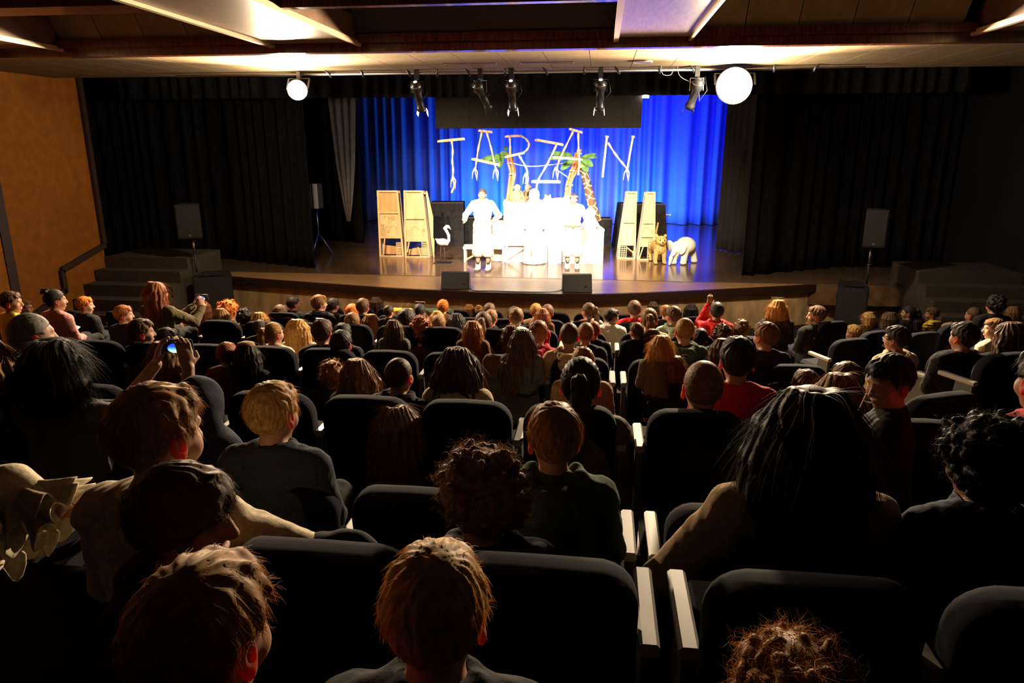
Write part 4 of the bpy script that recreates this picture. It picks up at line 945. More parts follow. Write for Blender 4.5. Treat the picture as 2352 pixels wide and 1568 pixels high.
    if n:
        N = vnormals(V, Q); SV, SQ = strands(V, N, st, n, kw.get('sl', {'short': .024, 'curly': .03, 'long': .10}[st] if style not in ('buzz', 'bald') else .0075), kw.get('sr', .0013), seed, crown)
        ns = len(Q); Q = np.concatenate([Q, SQ + len(V)]); V = np.concatenate([V, SV])
    me = mesh_np('hair', V, Q, True)
    if n: mi = np.zeros(len(Q), np.int32); mi[ns:] = 1; me.polygons.foreach_set('material_index', mi)
    return me

HAIRC = dict(bk=(.022, .018, .018), db=(.075, .042, .024), br=(.17, .088, .036), rb=(.22, .075, .03), lb=(.27, .135, .04), bl=(.42, .25, .085), gi=(.40, .13, .025), gr=(.22, .20, .18))
HM = {k: mat('hair ' + k, v, .6, .14, noise=.35, scale=60) for k, v in HAIRC.items()}
HS = {k: mat('hair strand ' + k, v, .55, .2, noise=.3, scale=60, transl=.5, transl_col=tuple(min(1, c * 2.0 + .01) for c in v)) for k, v in HAIRC.items()}
SKIN = mat('skin', (.42, .22, .14), .55, .35, noise=.08, scale=30)
SKIN_D = mat('skin tan', (.30, .15, .09), .55, .35, noise=.08, scale=30)
EARM = mat('ear skin', (.42, .19, .12), .6, .3, transl=.5, transl_col=(.95, .10, .05))
CL = dict(black=(.010, .010, .011), navy=(.012, .015, .03), grey=(.07, .07, .072), dgrey=(.02, .02, .022), cream=(.55, .47, .33), red=(.42, .015, .02), pink=(.45, .19, .17), beige=(.36, .26, .16), green=(.045, .075, .045), olive=(.10, .08, .045), maroon=(.09, .014, .018), yellow=(.62, .45, .05), brown=(.11, .05, .025), white=(.6, .57, .5), denim=(.028, .034, .046), mint=(.25, .32, .24), tan=(.30, .20, .12))
CM = {k: mat('cloth ' + k, v, .9, .15, noise=.22, scale=70, bump=.15) for k, v in CL.items()}
PANTS = [CM['navy'], CM['black'], CM['dgrey']]

YV = [0, .45, -.45, .9, -.9, 1.3, -1.3]
BODY = {y: body_mesh('body', y, -.05) for y in YV}
BODY_DOWN = {y: body_mesh('body', y, -.4) for y in (0, .9)}
TOPS = {'crew': top_mesh('top', 'crew'), 'hood': top_mesh('top', 'hood', seed=4), 'collar': top_mesh('top', 'collar', seed=6), 'puffy': top_mesh('top', 'puffy', seed=8)}
HAIR = {}
def hair(style, var=0):
    k = (style, var)
    if k not in HAIR: HAIR[k] = hair_mesh(style, 11 + var * 7 + len(style))
    return HAIR[k]
def hw(me, yaw):
    co = np.empty(len(me.vertices) * 3, np.float32); me.vertices.foreach_get('co', co); co = co.reshape(-1, 3); co = co[co[:, 2] > -.06]
    x = co[:, 0] * math.cos(yaw) - co[:, 1] * math.sin(yaw); return float(np.percentile(x, 99.3) - np.percentile(x, .7)), float(np.percentile(co[:, 2], 99.7))
HWC = {}; PLACED = []
def use(o, m):
    o.material_slots[0].link = 'OBJECT'; o.material_slots[0].material = m
def part(name, me, parent, m, loc=(0, 0, 0), rot=(0, 0, 0)):
    if not me.materials: me.materials.append(m)
    o = link(name, me, parent); o.location = loc; o.rotation_euler = rot; use(o, m); return o
def hairpart(me, parent, hc, loc, rot=(0, 0, 0)):
    while len(me.materials) < 2: me.materials.append(HM[hc])
    o = part('hair', me, parent, HM[hc], loc, rot); o.material_slots[1].link = 'OBJECT'; o.material_slots[1].material = HS[hc]; return o
def person(cx, top, w, hst, hc, cl, yaw, label, v=None, row=None, tstyle='crew', var=0, hmesh=None, pose=None, pitch=-.05, roll=0.0, ears=True, skin=None, topm=None, body=None, bodyyaw=None, wmul=1.0, wide=1.0, group='audience', scale=None, hairm=None):
    yawr = math.radians(yaw); me = hmesh or hair(hst, var)
    key = (me.name, round(yawr, 2))
    if key not in HWC: HWC[key] = hw(me, yawr - YAW)
    W0, top0 = HWC[key]
    if v is None and (scale or cx > 1860 or cx < 330 or w >= 100):
        S_ = scale or 1.0; D = S_ * W0 * F_PX / (w * wmul); v = ray(cx, top).y * D
    if v is None:
        if row is not None: v = ROWS[row][0] + .12
        else:
            D = .95 * W0 * F_PX / (w * wmul); vt = ray(cx, top).y * D; rv = ROWS[0][0]
            for q, _ in ROWS:
                if q + .12 <= vt * 1.2: rv = q
            v = min(max(vt, rv + .12), rv + 1.3)
            lo_, hi_ = (3.38, 5.1) if top >= 780 or (top >= 750 and w >= 55) else (5.47, 7.1) if top >= 725 else (7.47, 8.7) if top >= 700 else (9.07, 11.1)
            v = min(max(vt, lo_), hi_)
            for _ in range(8):
                T = P(cx, top, v)
                if v + .15 > hi_ or w * wmul * depth(P(cx, top, v + .15)) / F_PX / W0 > 1.3 or not any(abs(T.x - a) < .34 and abs(v - b) < .36 for a, b in PLACED): break
                v += .15
    v = min(v, 11.2)
    if P(cx, top, v).x < -8.9: v *= -8.9 / P(cx, top, v).x
    T = P(cx, top, v); PLACED.append((T.x, v)); S = scale or min(1.35, max(.70, w * wmul * depth(T) / F_PX / W0))
    if body is None:
        hy = min(YV, key=lambda a: abs(a - max(-1.3, min(1.3, yawr * .75)))); body = BODY[hy]; bz = yawr - hy
    else: hy = bodyyaw if bodyyaw is not None else 0.0; bz = yawr - hy
    R = Euler((pitch, roll, hy), 'XYZ')
    hc_ = HC; zt = hc_.z + top0 * math.cos(pitch)
    e = empty('person', T - Vector((0, 0, S * zt)) - Matrix.Rotation(bz, 3, 'Z') @ Vector((hc_.x, hc_.y, 0)) * S, bz); tag(e, label, 'person', group)
    e.scale = (S * wide, S, S)
    skin = skin or (SKIN if hc in ('bl', 'lb', 'gi', 'rb', 'br', 'gr') else SKIN_D)
    part('body', body, e, skin)
    part('top', topm or TOPS[tstyle], e, CM[cl]); part('trousers', TROUSERS, e, PANTS[int(cx) % 3])
    hairpart(me, e, hc, hc_, R)
    if ears and hst not in ('long', 'wavy', 'bob', 'bigcurl'):
        M = R.to_matrix()
        for sx in (-1, 1):
            o = part('ear', EAR, e, EARM, hc_ + M @ Vector((sx * .079, -.004, -.008)), R); o.scale = (sx, 1, 1)
    return e

# ------------------------------------------------------------------ the audience
# centre x, top y, head width, hair, hair colour, clothes, facing (degrees, + is left), what sets the person apart
A = [
 (21, 668, 46, 'short', 'db', 'yellow', -70, 'boy in a yellow shirt by the orange wall, looking right', 'crew'),
 (56, 688, 30, 'short', 'br', 'dgrey', -80, 'child with dark glasses just behind the boy in yellow', 'crew'),
 (64, 719, 78, 'bald', 'gr', 'black', -35, 'grey-haired man below the boy in yellow', 'collar'),
 (122, 660, 40, 'bun', 'bk', 'pink', -40, 'woman in pink with black hair in front of the left stairs', 'crew'),
 (192, 680, 36, 'short', 'gi', 'dgrey', -60, 'ginger-haired boy on the left angled seats', 'crew'),
 (281, 700, 40, 'short', 'rb', 'navy', -60, 'red-brown haired boy left of the standing girl, looking down', 'crew'),
 (380, 709, 78, 'wavy', 'br', 'olive', 0, 'person with thick brown hair below the standing girl', 'crew'),
 (320, 731, 54, 'short', 'db', 'dgrey', -50, 'dark-haired boy just above the big raised phone', 'crew'),
 (380, 752, 50, 'short', 'bk', 'navy', -55, 'dark-haired child with hand to face, right of the raised phone', 'crew'),
 (376, 782, 80, 'long', 'br', 'brown', -15, 'girl with long brown hair behind the raised hands', 'crew'),
 (466, 689, 38, 'long', 'rb', 'brown', 0, 'girl with straight red-brown hair beside the small phone', 'crew'),
 (523, 687, 44, 'curly', 'gi', 'brown', -25, 'child with ginger curls against the stage front', 'crew'),
 (508, 707, 42, 'bob', 'br', 'maroon', 0, 'person with brown bob and maroon top below the ginger curls', 'crew'),
 (559, 706, 36, 'curly', 'bk', 'black', 0, 'dark curly head low behind a seat, right of the ginger curls', 'crew'),
 (596, 715, 46, 'bob', 'lb', 'grey', 0, 'light brown bob of hair right of the maroon top', 'crew'),
 (594, 734, 28, 'short', 'bk', 'black', 0, 'small dark head directly below the light brown bob', 'crew'),
 (642, 699, 32, 'short', 'db', 'black', -10, 'dark short-haired boy left of the two front-row seats', 'crew'),
 (672, 681, 27, 'short', 'bk', 'dgrey', -35, 'black-haired child with a hair clip against the stage front', 'crew'),
 (732, 676, 35, 'fringe', 'br', 'dgrey', -55, 'boy in a grey jacket turned right, arm along the seat back', 'puffy'),
 (764, 684, 26, 'short', 'bk', 'black', -15, 'dark-haired child right of the boy in the grey jacket', 'crew'),
 (832, 684, 30, 'short', 'db', 'red', 0, 'dark-haired child in red in the front row', 'crew'),
 (864, 681, 34, 'long', 'db', 'pink', 0, 'girl in pink with long dark hair in the front row', 'crew'),
 (892, 701, 22, 'short', 'bk', 'black', -20, 'small dark head between the girl in pink and the golden coat', 'crew'),
 (808, 697, 30, 'short', 'gi', 'brown', 0, 'small ginger-haired child left of the girl in pink', 'crew'),
 (808, 717, 35, 'short', 'br', 'dgrey', 0, 'brown short-haired boy below the small ginger child', 'crew'),
 (852, 720, 52, 'wavy', 'br', 'brown', 0, 'child with bushy brown hair below the girl in pink', 'crew'),
 (738, 731, 46, 'short', 'db', 'black', 0, 'dark head with a glinting hair clip below the grey jacket', 'crew'),
 (786, 741, 38, 'short', 'bk', 'black', 0, 'black-haired head half hidden behind another dark head', 'crew'),
 (782, 757, 48, 'short', 'bk', 'black', 0, 'black-haired child with a pale collar', 'collar'),
 (626, 740, 46, 'pony', 'lb', 'cream', -30, 'girl with a light brown ponytail facing right', 'crew'),
 (684, 731, 60, 'long', 'bl', 'cream', 0, 'girl with very long blond hair beside the ponytail', 'crew'),
 (904, 733, 48, 'long', 'db', 'grey', 0, 'girl with long dark straight hair in the middle rows', 'crew'),
 (518, 785, 42, 'short', 'rb', 'maroon', 0, 'low reddish head left of the woman with the pale cap', 'crew'),
 (566, 786, 70, 'long', 'bk', 'black', 0, 'woman with long black hair and a pale cap', 'crew'),
 (762, 824, 60, 'curly', 'lb', 'denim', 0, 'light brown curly-haired child in a denim jacket', 'crew'),
 (820, 822, 96, 'wavy', 'br', 'black', 0, 'girl with wide long brown hair beside the curly child', 'crew'),
 (915, 822, 60, 'buzz', 'db', 'dgrey', -15, 'boy with cropped dark hair and grey hood', 'hood'),
 (938, 696, 21, 'short', 'br', 'brown', 0, 'small brown head above the golden coat', 'crew'),
 (963, 697, 28, 'short', 'bk', 'black', 0, 'dark head with sunglasses pushed up beside the golden coat', 'crew'),
 (1017, 687, 26, 'short', 'gi', 'brown', 0, 'spiky ginger-haired boy in the front row', 'crew'),
 (933, 708, 44, 'short', 'bk', 'pink', -15, 'black-haired boy with pinkish collar below the golden coat', 'collar'),
 (966, 720, 54, 'bigcurl', 'rb', 'maroon', 0, 'child with a round mass of red-brown curls', 'crew'),
 (1004, 712, 36, 'bob', 'bl', 'cream', 0, 'blond head half hidden behind a brown one', 'crew'),
 (1006, 723, 34, 'short', 'br', 'beige', 0, 'brown-haired child in beige in front of the blond head', 'crew'),
 (1078, 698, 32, 'long', 'lb', 'brown', 0, 'girl with light brown straight hair in the second row', 'crew'),
 (1100, 698, 21, 'bun', 'bl', 'brown', 0, 'small blond head against the stage front', 'crew'),
 (1124, 695, 28, 'short', 'db', 'black', 0, 'dark brown head right of the small blond one', 'crew'),
 (1128, 710, 30, 'short', 'br', 'black', -10, 'brown short-haired boy in a black jacket', 'collar'),
 (1181, 703, 31, 'short', 'bk', 'black', 0, 'black spiky-haired boy in front of the white puffy jacket', 'crew'),
 (1186, 706, 34, 'short', 'br', 'white', 0, 'child in a white puffy jacket behind a black-haired boy', 'puffy'),
 (1231, 696, 27, 'short', 'lb', 'tan', 0, 'light brown head left of a dark one in the front row', 'crew'),
 (1258, 698, 28, 'short', 'db', 'tan', 0, 'dark head in tan beside the light brown one', 'crew'),
 (1246, 706, 37, 'bob', 'rb', 'brown', 0, 'red-brown bob in front of the light and dark pair', 'crew'),
 (1352, 695, 37, 'pony', 'db', 'pink', 45, 'girl in pink with dark ponytail looking left', 'crew'),
 (1049, 718, 48, 'wavy', 'bk', 'red', 0, 'girl with dark frizzy ponytail in a red sweater', 'crew'),
 (1086, 735, 50, 'long', 'lb', 'brown', 0, 'girl with long light hair and a plaid shirt beside the red sweater', 'crew'),
 (1110, 715, 40, 'pony', 'db', 'tan', 0, 'girl with dark braided ponytail right of the frizzy hair', 'crew'),
 (1174, 746, 40, 'wavy', 'db', 'black', 0, 'frizzy dark head behind the silver headband', 'crew'),
 (1200, 755, 70, 'wavy', 'db', 'grey', 0, 'girl with long wavy hair and a silver headband', 'crew'),
 (1237, 735, 45, 'short', 'rb', 'red', 0, 'red-brown haired child with a red hood', 'hood'),
 (1308, 741, 43, 'buzz', 'db', 'beige', 0, 'boy with cropped hair in a beige hooded jacket', 'hood'),
 (1346, 740, 36, 'buzz', 'br', 'black', 0, 'cropped brown head right of the beige hooded jacket', 'crew'),
 (1364, 737, 30, 'buzz', 'rb', 'black', 0, 'small cropped head peeping behind the cropped brown one', 'crew'),
 (1340, 790, 54, 'bun', 'lb', 'tan', 0, 'messy light brown bun above the big dark ponytail', 'crew'),
 (1335, 820, 92, 'pony', 'bk', 'olive', 0, 'girl with black ponytail in olive near the armrests', 'crew'),
 (1181, 807, 72, 'long', 'db', 'grey', 0, 'girl with straight dark hair right of the brown coat', 'crew'),
 (1050, 795, 118, 'wavy', 'db', 'cream', 0, 'girl with very wide long dark hair and a cream hood', 'hood'),
 (1406, 708, 34, 'short', 'bk', 'white', -60, 'dark-haired girl in a red and white scarf facing right', 'collar'),
 (1458, 689, 31, 'short', 'db', 'red', 0, 'tall boy in a reddish sweater at the front', 'crew'),
 (1501, 692, 28, 'long', 'db', 'black', 0, 'dark long-haired girl right of the tall boy', 'crew'),
 (1530, 700, 25, 'short', 'rb', 'black', 0, 'small reddish head behind the boy with the mint hood', 'crew'),
 (1548, 702, 35, 'short', 'db', 'mint', 35, 'boy with a mint hood looking left', 'hood'),
 (1588, 697, 36, 'long', 'bk', 'black', 0, 'girl with straight black hair near the raised hand', 'crew'),
 (1628, 710, 26, 'short', 'lb', 'brown', 0, 'light brown head left of the red hooded boy', 'crew'),
 (1492, 707, 38, 'pony', 'br', 'beige', 0, 'girl with brown hair and red hair tie in beige', 'crew'),
 (1462, 740, 32, 'short', 'db', 'black', 40, 'small child looking left below the girl in beige', 'crew'),
 (1574, 730, 42, 'buzz', 'lb', 'green', 10, 'boy with cropped fair hair and a green hood', 'hood'),
 (1610, 753, 35, 'short', 'bk', 'black', 0, 'low dark head right of the green hood', 'crew'),
 (1662, 740, 48, 'curly', 'db', 'black', 0, 'dark curly head below the red hooded boy', 'crew'),
 (1706, 732, 36, 'curly', 'br', 'black', 0, 'brown curly head left of the woman in the dark jacket', 'crew'),
 (1788, 686, 52, 'bob', 'lb', 'black', 0, 'woman in a dark jacket with sunglasses pushed up on fair hair', 'collar'),
 (1762, 739, 52, 'short', 'br', 'denim', 35, 'boy in a dark denim jacket looking left by the aisle', 'crew'),
 (1660, 775, 58, 'long', 'db', 'beige', 0, 'girl with long dark hair in a beige jacket', 'crew'),
 (1520, 767, 58, 'bob', 'bl', 'olive', 0, 'blond bobbed child right of the armrest gap', 'crew'),
 (1500, 754, 38, 'long', 'db', 'maroon', 0, 'long dark hair just behind the blond bob', 'crew'),
 (1550, 814, 66, 'bob', 'br', 'black', 0, 'brown bob below the blond one', 'crew'),
 (1619, 829, 88, 'buzz', 'br', 'dgrey', 0, 'boy with a shaved nape and grey collar', 'collar'),
 (1698, 772, 82, 'short', 'bk', 'red', 0, 'boy with black hair in a dark red sweater', 'crew'),
 (1994, 715, 37, 'bob', 'bl', 'brown', 60, 'blond child looking left across the aisle', 'crew'),
 (1962, 745, 32, 'short', 'bl', 'cream', 60, 'small blond child in front of another blond across the aisle', 'crew'),
 (2042, 716, 46, 'bob', 'db', 'black', 30, 'dark-haired child right of the blond across the aisle', 'crew'),
 (2089, 702, 36, 'pony', 'bk', 'black', 70, 'girl with a bright hair clip looking left', 'crew'),
 (2104, 725, 37, 'bob', 'bk', 'cream', 70, 'girl with pale collar below the one with the hair clip', 'collar'),
 (2143, 705, 28, 'short', 'db', 'yellow', 75, 'child in a yellow and black striped top looking left', 'puffy'),
 (2064, 747, 50, 'short', 'bk', 'beige', 45, 'boy with glasses in a beige hooded top', 'hood'),
 (2185, 740, 36, 'short', 'db', 'maroon', 55, 'dark-haired child in maroon with glasses', 'crew'),
 (2239, 705, 27, 'buzz', 'db', 'dgrey', 30, 'boy with cropped hair far right by the stairs', 'collar'),
 (2220, 738, 54, 'short', 'bk', 'black', 25, 'black-haired boy in black on the right block', 'crew'),
 (2326, 703, 40, 'bob', 'br', 'dgrey', 30, 'brown-haired adult at the far right edge', 'crew'),
 (2288, 730, 44, 'short', 'br', 'cream', 75, 'child with an orange-lit face looking left at the far right', 'crew'),
 (2322, 738, 84, 'wavy', 'db', 'black', 30, 'person with large curly dark hair at the far right', 'crew'),
 (2290, 674, 42, 'curly', 'bk', 'black', 20, 'dark curly-haired person standing before the right stairs', 'crew'),
 (1950, 830, 68, 'short', 'db', 'black', 10, 'dark-haired child between the aisle and the boy with the cable', 'crew'),
 (1855, 848, 62, 'short', 'db', 'black', 0, 'dark head below the aisle step', 'crew'),
 (1927, 853, 122, 'long', 'br', 'black', 0, 'girl with long brown hair behind the big black-haired woman', 'crew'),
 (-48, 768, 150, 'wavy', 'br', 'black', 0, 'curly brown hair cut by the left edge of the picture', 'crew'),
]
NV = {'short': 3, 'long': 3, 'wavy': 2, 'bob': 2, 'curly': 2, 'pony': 2, 'buzz': 1, 'bun': 1, 'fringe': 1, 'bigcurl': 1, 'bald': 1}
WM = {'wavy': .92, 'long': .98}
BY = {}
for i, (cx, top, w, hs, hc, cl, yaw, lab, ts) in enumerate(sorted(A, key=lambda a: -a[2])):
    BY[(cx, top)] = person(cx, top, w, hs, hc, cl, yaw, lab, tstyle=ts, var=i % NV[hs])

# ------------------------------------------------------------------ foreground figures, each with hair and pose of its own
def hero(cx, top, w, hs, hc, cl, yaw, label, seed, scale, hy=0.0, pitch=-.05, roll=0.0, tstyle='crew', pose=None, hk=None, h=.0065, **kw):
    hk = dict(h=.005, n=3600, sr=.0008, **(hk or {})) if hk is None or 'n' not in hk else hk
    hm = hair_mesh(hs, seed, **hk)
    b = body_mesh('body', hy, pitch, roll, pose, h); t = top_mesh('top', tstyle, pose, seed, .007)
    return person(cx, top, w, hs, hc, cl, yaw, label, hmesh=hm, body=b, bodyyaw=hy, topm=t, pitch=pitch, roll=roll, scale=scale, **kw)
H = {}
H['blond'] = hero(995, 1262, 248, 'short', 'bl', 'dgrey', 3, 'blond boy seen from behind at the bottom centre, ears glowing red', 101, 1.0, 0, -.25, tstyle='collar')
H['left'] = hero(447, 1288, 296, 'short', 'lb', 'maroon', -14, 'light brown haired boy at the bottom left, seen from behind', 102, 1.0, -.2, -.12)
H['profile'] = hero(405, 1068, 242, 'fringe', 'db', 'black', -78, 'dark-haired boy in profile, in a black hooded top', 103, 1.02, -.9, -.12, tstyle='hood', pose=dict(er=(.24, .12, .22), wr=(.16, .34, .34)))
H['curly'] = hero(1105, 1025, 218, 'bigcurl', 'br', 'denim', 52, 'curly-haired boy with a hood, turned left with bowed head', 104, 1.0, .7, -.35, tstyle='hood')
H['cream'] = hero(345, 880, 190, 'short', 'lb', 'cream', -22, 'boy in a cream sweater holding his arm out to the right', 105, 1.12, -.3, -.1, tstyle='collar', pose=dict(er=(.34, .10, .25), wr=(.42, .3, .08)))
H['hood'] = None
H['denim'] = hero(620, 877, 114, 'short', 'bl', 'denim', -12, 'blond boy in a dark denim jacket', 107, .98, -.2, -.1, tstyle='collar')
H['girl'] = hero(910, 925, 138, 'long', 'br', 'black', 0, 'girl with long golden brown hair between two empty seat backs', 108, 1.0, hk=dict(length=.36, wide=1.2))
H['green'] = hero(1274, 925, 125, 'short', 'lb', 'green', 14, 'short-haired boy in a dark green hooded top', 109, .98, .2, -.12, tstyle='hood')
H['redhair'] = hero(1612, 945, 130, 'wavy', 'rb', 'black', 0, 'girl with wavy red-brown hair left of the big black-haired woman', 110, 1.0, hk=dict(length=.3, wide=1.1))
H['woman'] = hero(1868, 880, 292, 'long', 'bk', 'tan', 0, 'large black-haired woman in a tan coat, right foreground', 111, 1.28, hk=dict(length=.46, wide=1.15), wide=1.05, pose=dict(el=(-.30, .02, .16), wl=(-.36, .16, -.02)))
H['right'] = hero(2285, 945, 205, 'bigcurl', 'bk', 'navy', 18, 'black curly-haired boy in a dark jacket at the right edge', 112, 1.0, .2, -.08, tstyle='collar')
H['corner'] = hero(1828, 1455, 300, 'curly', 'lb', 'black', 0, 'light brown curly head cut by the bottom edge', 113, 1.0)
H['turned'] = hero(2052, 815, 112, 'short', 'bk', 'black', 118, 'dark-haired boy turned towards the camera with a white cable', 114, .98, .9, -.2)
H['redcoat'] = person(2418, 800, 112, 'short', 'bk', 'red', 10, 'person in a red jacket cut by the right edge above the curly hair', tstyle='puffy', scale=1.05)
# woman filming with a phone
pp = dict(sleeve=.06, el=(.05, .25, .30), wl=(.19, .36, .50), dl=(.25, .1, .95), nl=(.8, .5, -.2), er=(.40, .24, .28), wr=(.37, .34, .50), dr=(-.2, .15, .95), nr=(-.8, .5, -.2))
H['phone'] = hero(122, 772, 172, 'bob', 'bk', 'grey', -12, 'dark-haired woman in grey filming the stage with a raised phone', 106, 1.12, -.15, -.02, pose=pp)
# girl standing at the left filming with a small phone
pp2 = dict(el=(.05, .2, .25), wl=(.14, .38, .36), dl=(.2, .3, .95), nl=(.8, .5, 0), er=(.3, .18, .24), wr=(.27, .36, .36), dr=(-.2, .3, .95), nr=(-.8, .5, 0))
H['stand'] = hero(358, 646, 58, 'long', 'rb', 'olive', -25, 'girl with long auburn hair standing up to film with a small phone', 115, 1.0, -.3, pose=pp2, hk=dict(h=.0065, n=900), h=.0085)
# boy with a raised arm in a red hood
pr = dict(el=(-.19, .14, .40), wl=(-.07, .22, .62), dl=(.1, .1, 1), nl=(0, 1, 0))
H['raise'] = hero(1648, 693, 32, 'short', 'bk', 'red', 0, 'boy in a red hooded jacket raising one hand at the front', 116, .95, pose=pr, hk=dict(h=.0075, n=300), h=.0085, tstyle='hood')
# man resting his chin on his hand across the aisle
pc = dict(er=(.16, .22, .2), wr=(.03, .17, .40), dr=(-.1, .05, .98), nr=(0, -1, .1))
H['chin'] = hero(1878, 701, 40, 'short', 'db', 'black', 78, 'man in profile across the aisle with his hand at his chin', 117, 1.1, 1.1, pose=pc, hk=dict(h=.0065, n=500), h=.0075)

# ------------------------------------------------------------------ performers on stage
M_shirt = mat('pale cotton shirt', (.80, .76, .68), .85, .15, noise=.06, scale=40, bump=.2)
M_overall = mat('cream trousers', (.66, .58, .42), .85, .15, noise=.08, scale=30, bump=.2)
M_sock = mat('dark sock', (.06, .06, .04), .9); M_boot = mat('pale boot', (.62, .52, .40), .7)
M_eye = mat('eye white', (.8, .8, .78), .3); M_hairline = mat('dark brow', (.03, .02, .015), .8)
def performer(x, yb, yt, label, woman, hairc):
    b = PZ(x, yb, 1.0); Hh = P(x, yt, b.y).z - 1.008; s = Hh / 1.75
    e = empty('person', (b.x, b.y, 1.008), math.pi + math.radians(-3 if not woman else 3)); tag(e, label, 'person', 'performers'); e.scale = (s, s, s)
    # facing +Y in local space; the empty turns the figure to the audience
    wv = .92 if woman else 1.0
    if not woman: el, wl, er, wr = (-.36, .04, 1.19), (-.31, .28, 1.11), (.36, .04, 1.19), (.33, .27, 1.10)
    else: el, wl, er, wr = (-.33, -.06, 1.14), (-.20, .06, .98), (.33, -.06, 1.14), (.20, .06, .98)
    hc = Vector((0, .01, 1.615))
    def limbs(f, g, arms=True, upto=1.0):
        f.ell((0, 0, 1.24), (.175 * wv + g, .115 + g, .26 + g), .05); f.ell((0, 0, 1.36), (.18 * wv + g, .11 + g, .12 + g), .05)
        for sx, a, w in ((-1, el, wl), (1, er, wr)):
            f.cap((sx * .04, -.01, 1.49), (sx * .13, -.01, 1.44), .045 + g * .5, .05 + g * .5, .05)
            f.cap((sx * .19 * wv, 0, 1.42), a, .055 + g, .043 + g, .04); w2 = Vector(a).lerp(Vector(w), upto); f.cap(a, w2, .042 + g, .03 + g, .02)
    def legs(f, g, zlow):
        f.ell((0, 0, .98), (.16 + g, .115 + g, .14 + g), .04)
        for sx in (-1, 1): f.cap((sx * .085, 0, .95), (sx * .11, .02, .52), .085 + g, .06 + g, .04); f.cap((sx * .11, .02, .52), (sx * .115, 0, zlow), .058 + g, .042 + g * .9, .03)
    f = Field((-.5, -.25, -.02), (.5, .45, 1.78), .012); limbs(f, 0); legs(f, 0, .08)
    for sx in (-1, 1): f.ell((sx * .115, .06, .04), (.045, .12, .04), .02)
    f.cap((0, -.01, 1.45), (0, 0, 1.57), .05, .048, .03); head_prims(f, Matrix.Identity(3), hc, 1.04)
    hand(f, wl, (.1, .9, -.2) if not woman else (.5, .6, -.5), (.6, 0, -.6)); hand(f, wr, (-.1, .9, -.2) if not woman else (-.5, .6, -.5), (-.6, 0, -.6))
    part('body', f.mesh('body'), e, SKIN)
    f = Field((-.5, -.28, .9), (.5, .4, 1.62), .011); limbs(f, .022, True, .9 if not woman else .75)
    x_, y_, z_ = f.grid(); f.f += (.006 * noise3(x_, y_, z_, .12, 3)).astype(np.float32); f.cap((0, .02, 1.50), (0, .03, 1.66), .055, .09, .01, 's'); f.f = np.maximum(f.f, (1.0 - z_) + 0 * (x_ + y_))
    part('shirt', f.mesh('shirt'), e, M_shirt)
    f = Field((-.35, -.28, .2), (.35, .3, 1.2), .011); legs(f, .04 if not woman else .05, .36); f.ell((0, 0, 1.04), (.175, .14, .10), .04)
    for sx in (-1, 1): f.ell((sx * .115, .01, .40), (.115, .11, .13), .05)
    x_, y_, z_ = f.grid(); f.f += (.008 * np.sin(np.arctan2(x_ - np.sign(x_) * .11, y_ + 0 * z_) * 9 + 2 * noise3(x_, y_, z_, .2, 4)) * (z_ < .9)).astype(np.float32); f.f = np.maximum(f.f, (.30 - z_) + 0 * (x_ + y_)); f.f = np.maximum(f.f, (z_ - 1.10) + 0 * (x_ + y_))
    part('trousers', f.mesh('trousers'), e, M_overall)
    for sx in (-1, 1):
        MB().tube([(sx * .115, 0, .34), (sx * .115, 0, .2), (sx * .115, 0, .14)], [.05, .052, .05], 12).build('sock', M_sock, e)
        f = Field((-.1, -.14, -.01), (.1, .24, .26), .01); f.cap((0, -.01, .06), (0, -.01, .2), .058, .056, .03); f.ell((0, .07, .045), (.055, .13, .05), .03); x_, y_, z_ = f.grid(); f.f = np.maximum(f.f, -z_ + 0 * (x_ + y_)); f.f = np.maximum(f.f, z_ - .21 + 0 * (x_ + y_))
        o = part('boot', f.mesh('boot'), e, M_boot, (sx * .115, 0, 0))
        MB().box((-.055, -.07, 0), (.055, .2, .015)).build('sole', mat('boot sole', (.1, .07, .05), .7), o)
        o = part('ear', EAR, e, SKIN, hc + Vector((sx * .082, -.004, -.008))); o.scale = (sx, 1, 1)
        MB().tube([hc + Vector((sx * .045, .090, .034)), hc + Vector((sx * .018, .096, .037))], .005, 6).build('eyebrow', M_hairline, e)
        f = Field((-.03, -.03, -.03), (.03, .03, .03), .004); f.ell((0, 0, 0), (.0135, .009, .009)); o = part('eye', f.mesh('eye'), e, M_eye, hc + Vector((sx * .032, .083, .008)))
        MB().tube([(0, .007, 0), (0, .0102, 0)], .0055, 10).build('iris', M_hairline, o)
    MB().tube([hc + Vector((-.022, .094, -.063)), hc + Vector((0, .099, -.064)), hc + Vector((.022, .094, -.063))], .004, 6).build('mouth', mat('lips', (.35, .10, .08), .6), e)
    hm = hair_mesh('buzz' if not woman else 'short', 301, n=600); o = hairpart(hm, e, hairc, hc); o.scale = (1.04,) * 3
    if woman:
        MB().tube([hc + Vector((.088 * math.sin(a), -.01 + .106 * math.cos(a), .060 + .012 * math.cos(a))) for a in np.linspace(0, 6.28, 25)], .016, 10, cap=False).build('headband', M_cloth_white, e)
        MB().tube([(.205 * math.sin(a), .165 * math.cos(a), 1.02) for a in np.linspace(0, 6.28, 25)], .018, 8, cap=False).build('belt', mat('olive belt', (.16, .13, .05), .8), e)
        MB().box((-.04, .165, .99), (.04, .19, 1.05)).build('buckle', mat('olive belt', (0, 0, 0)), e)
    else:
        for sx in (-1, 1): MB().tube([(sx * .10, .155, 1.05), (sx * .12, .15, 1.3), (sx * .115, .06, 1.49), (sx * .1, -.1, 1.42), (sx * .06, -.15, 1.1)], .016, 6).build('brace_strap', M_overall, e)
        MB().box((-.1, .135, 1.06), (.1, .155, 1.28)).build('bib', M_overall, e)
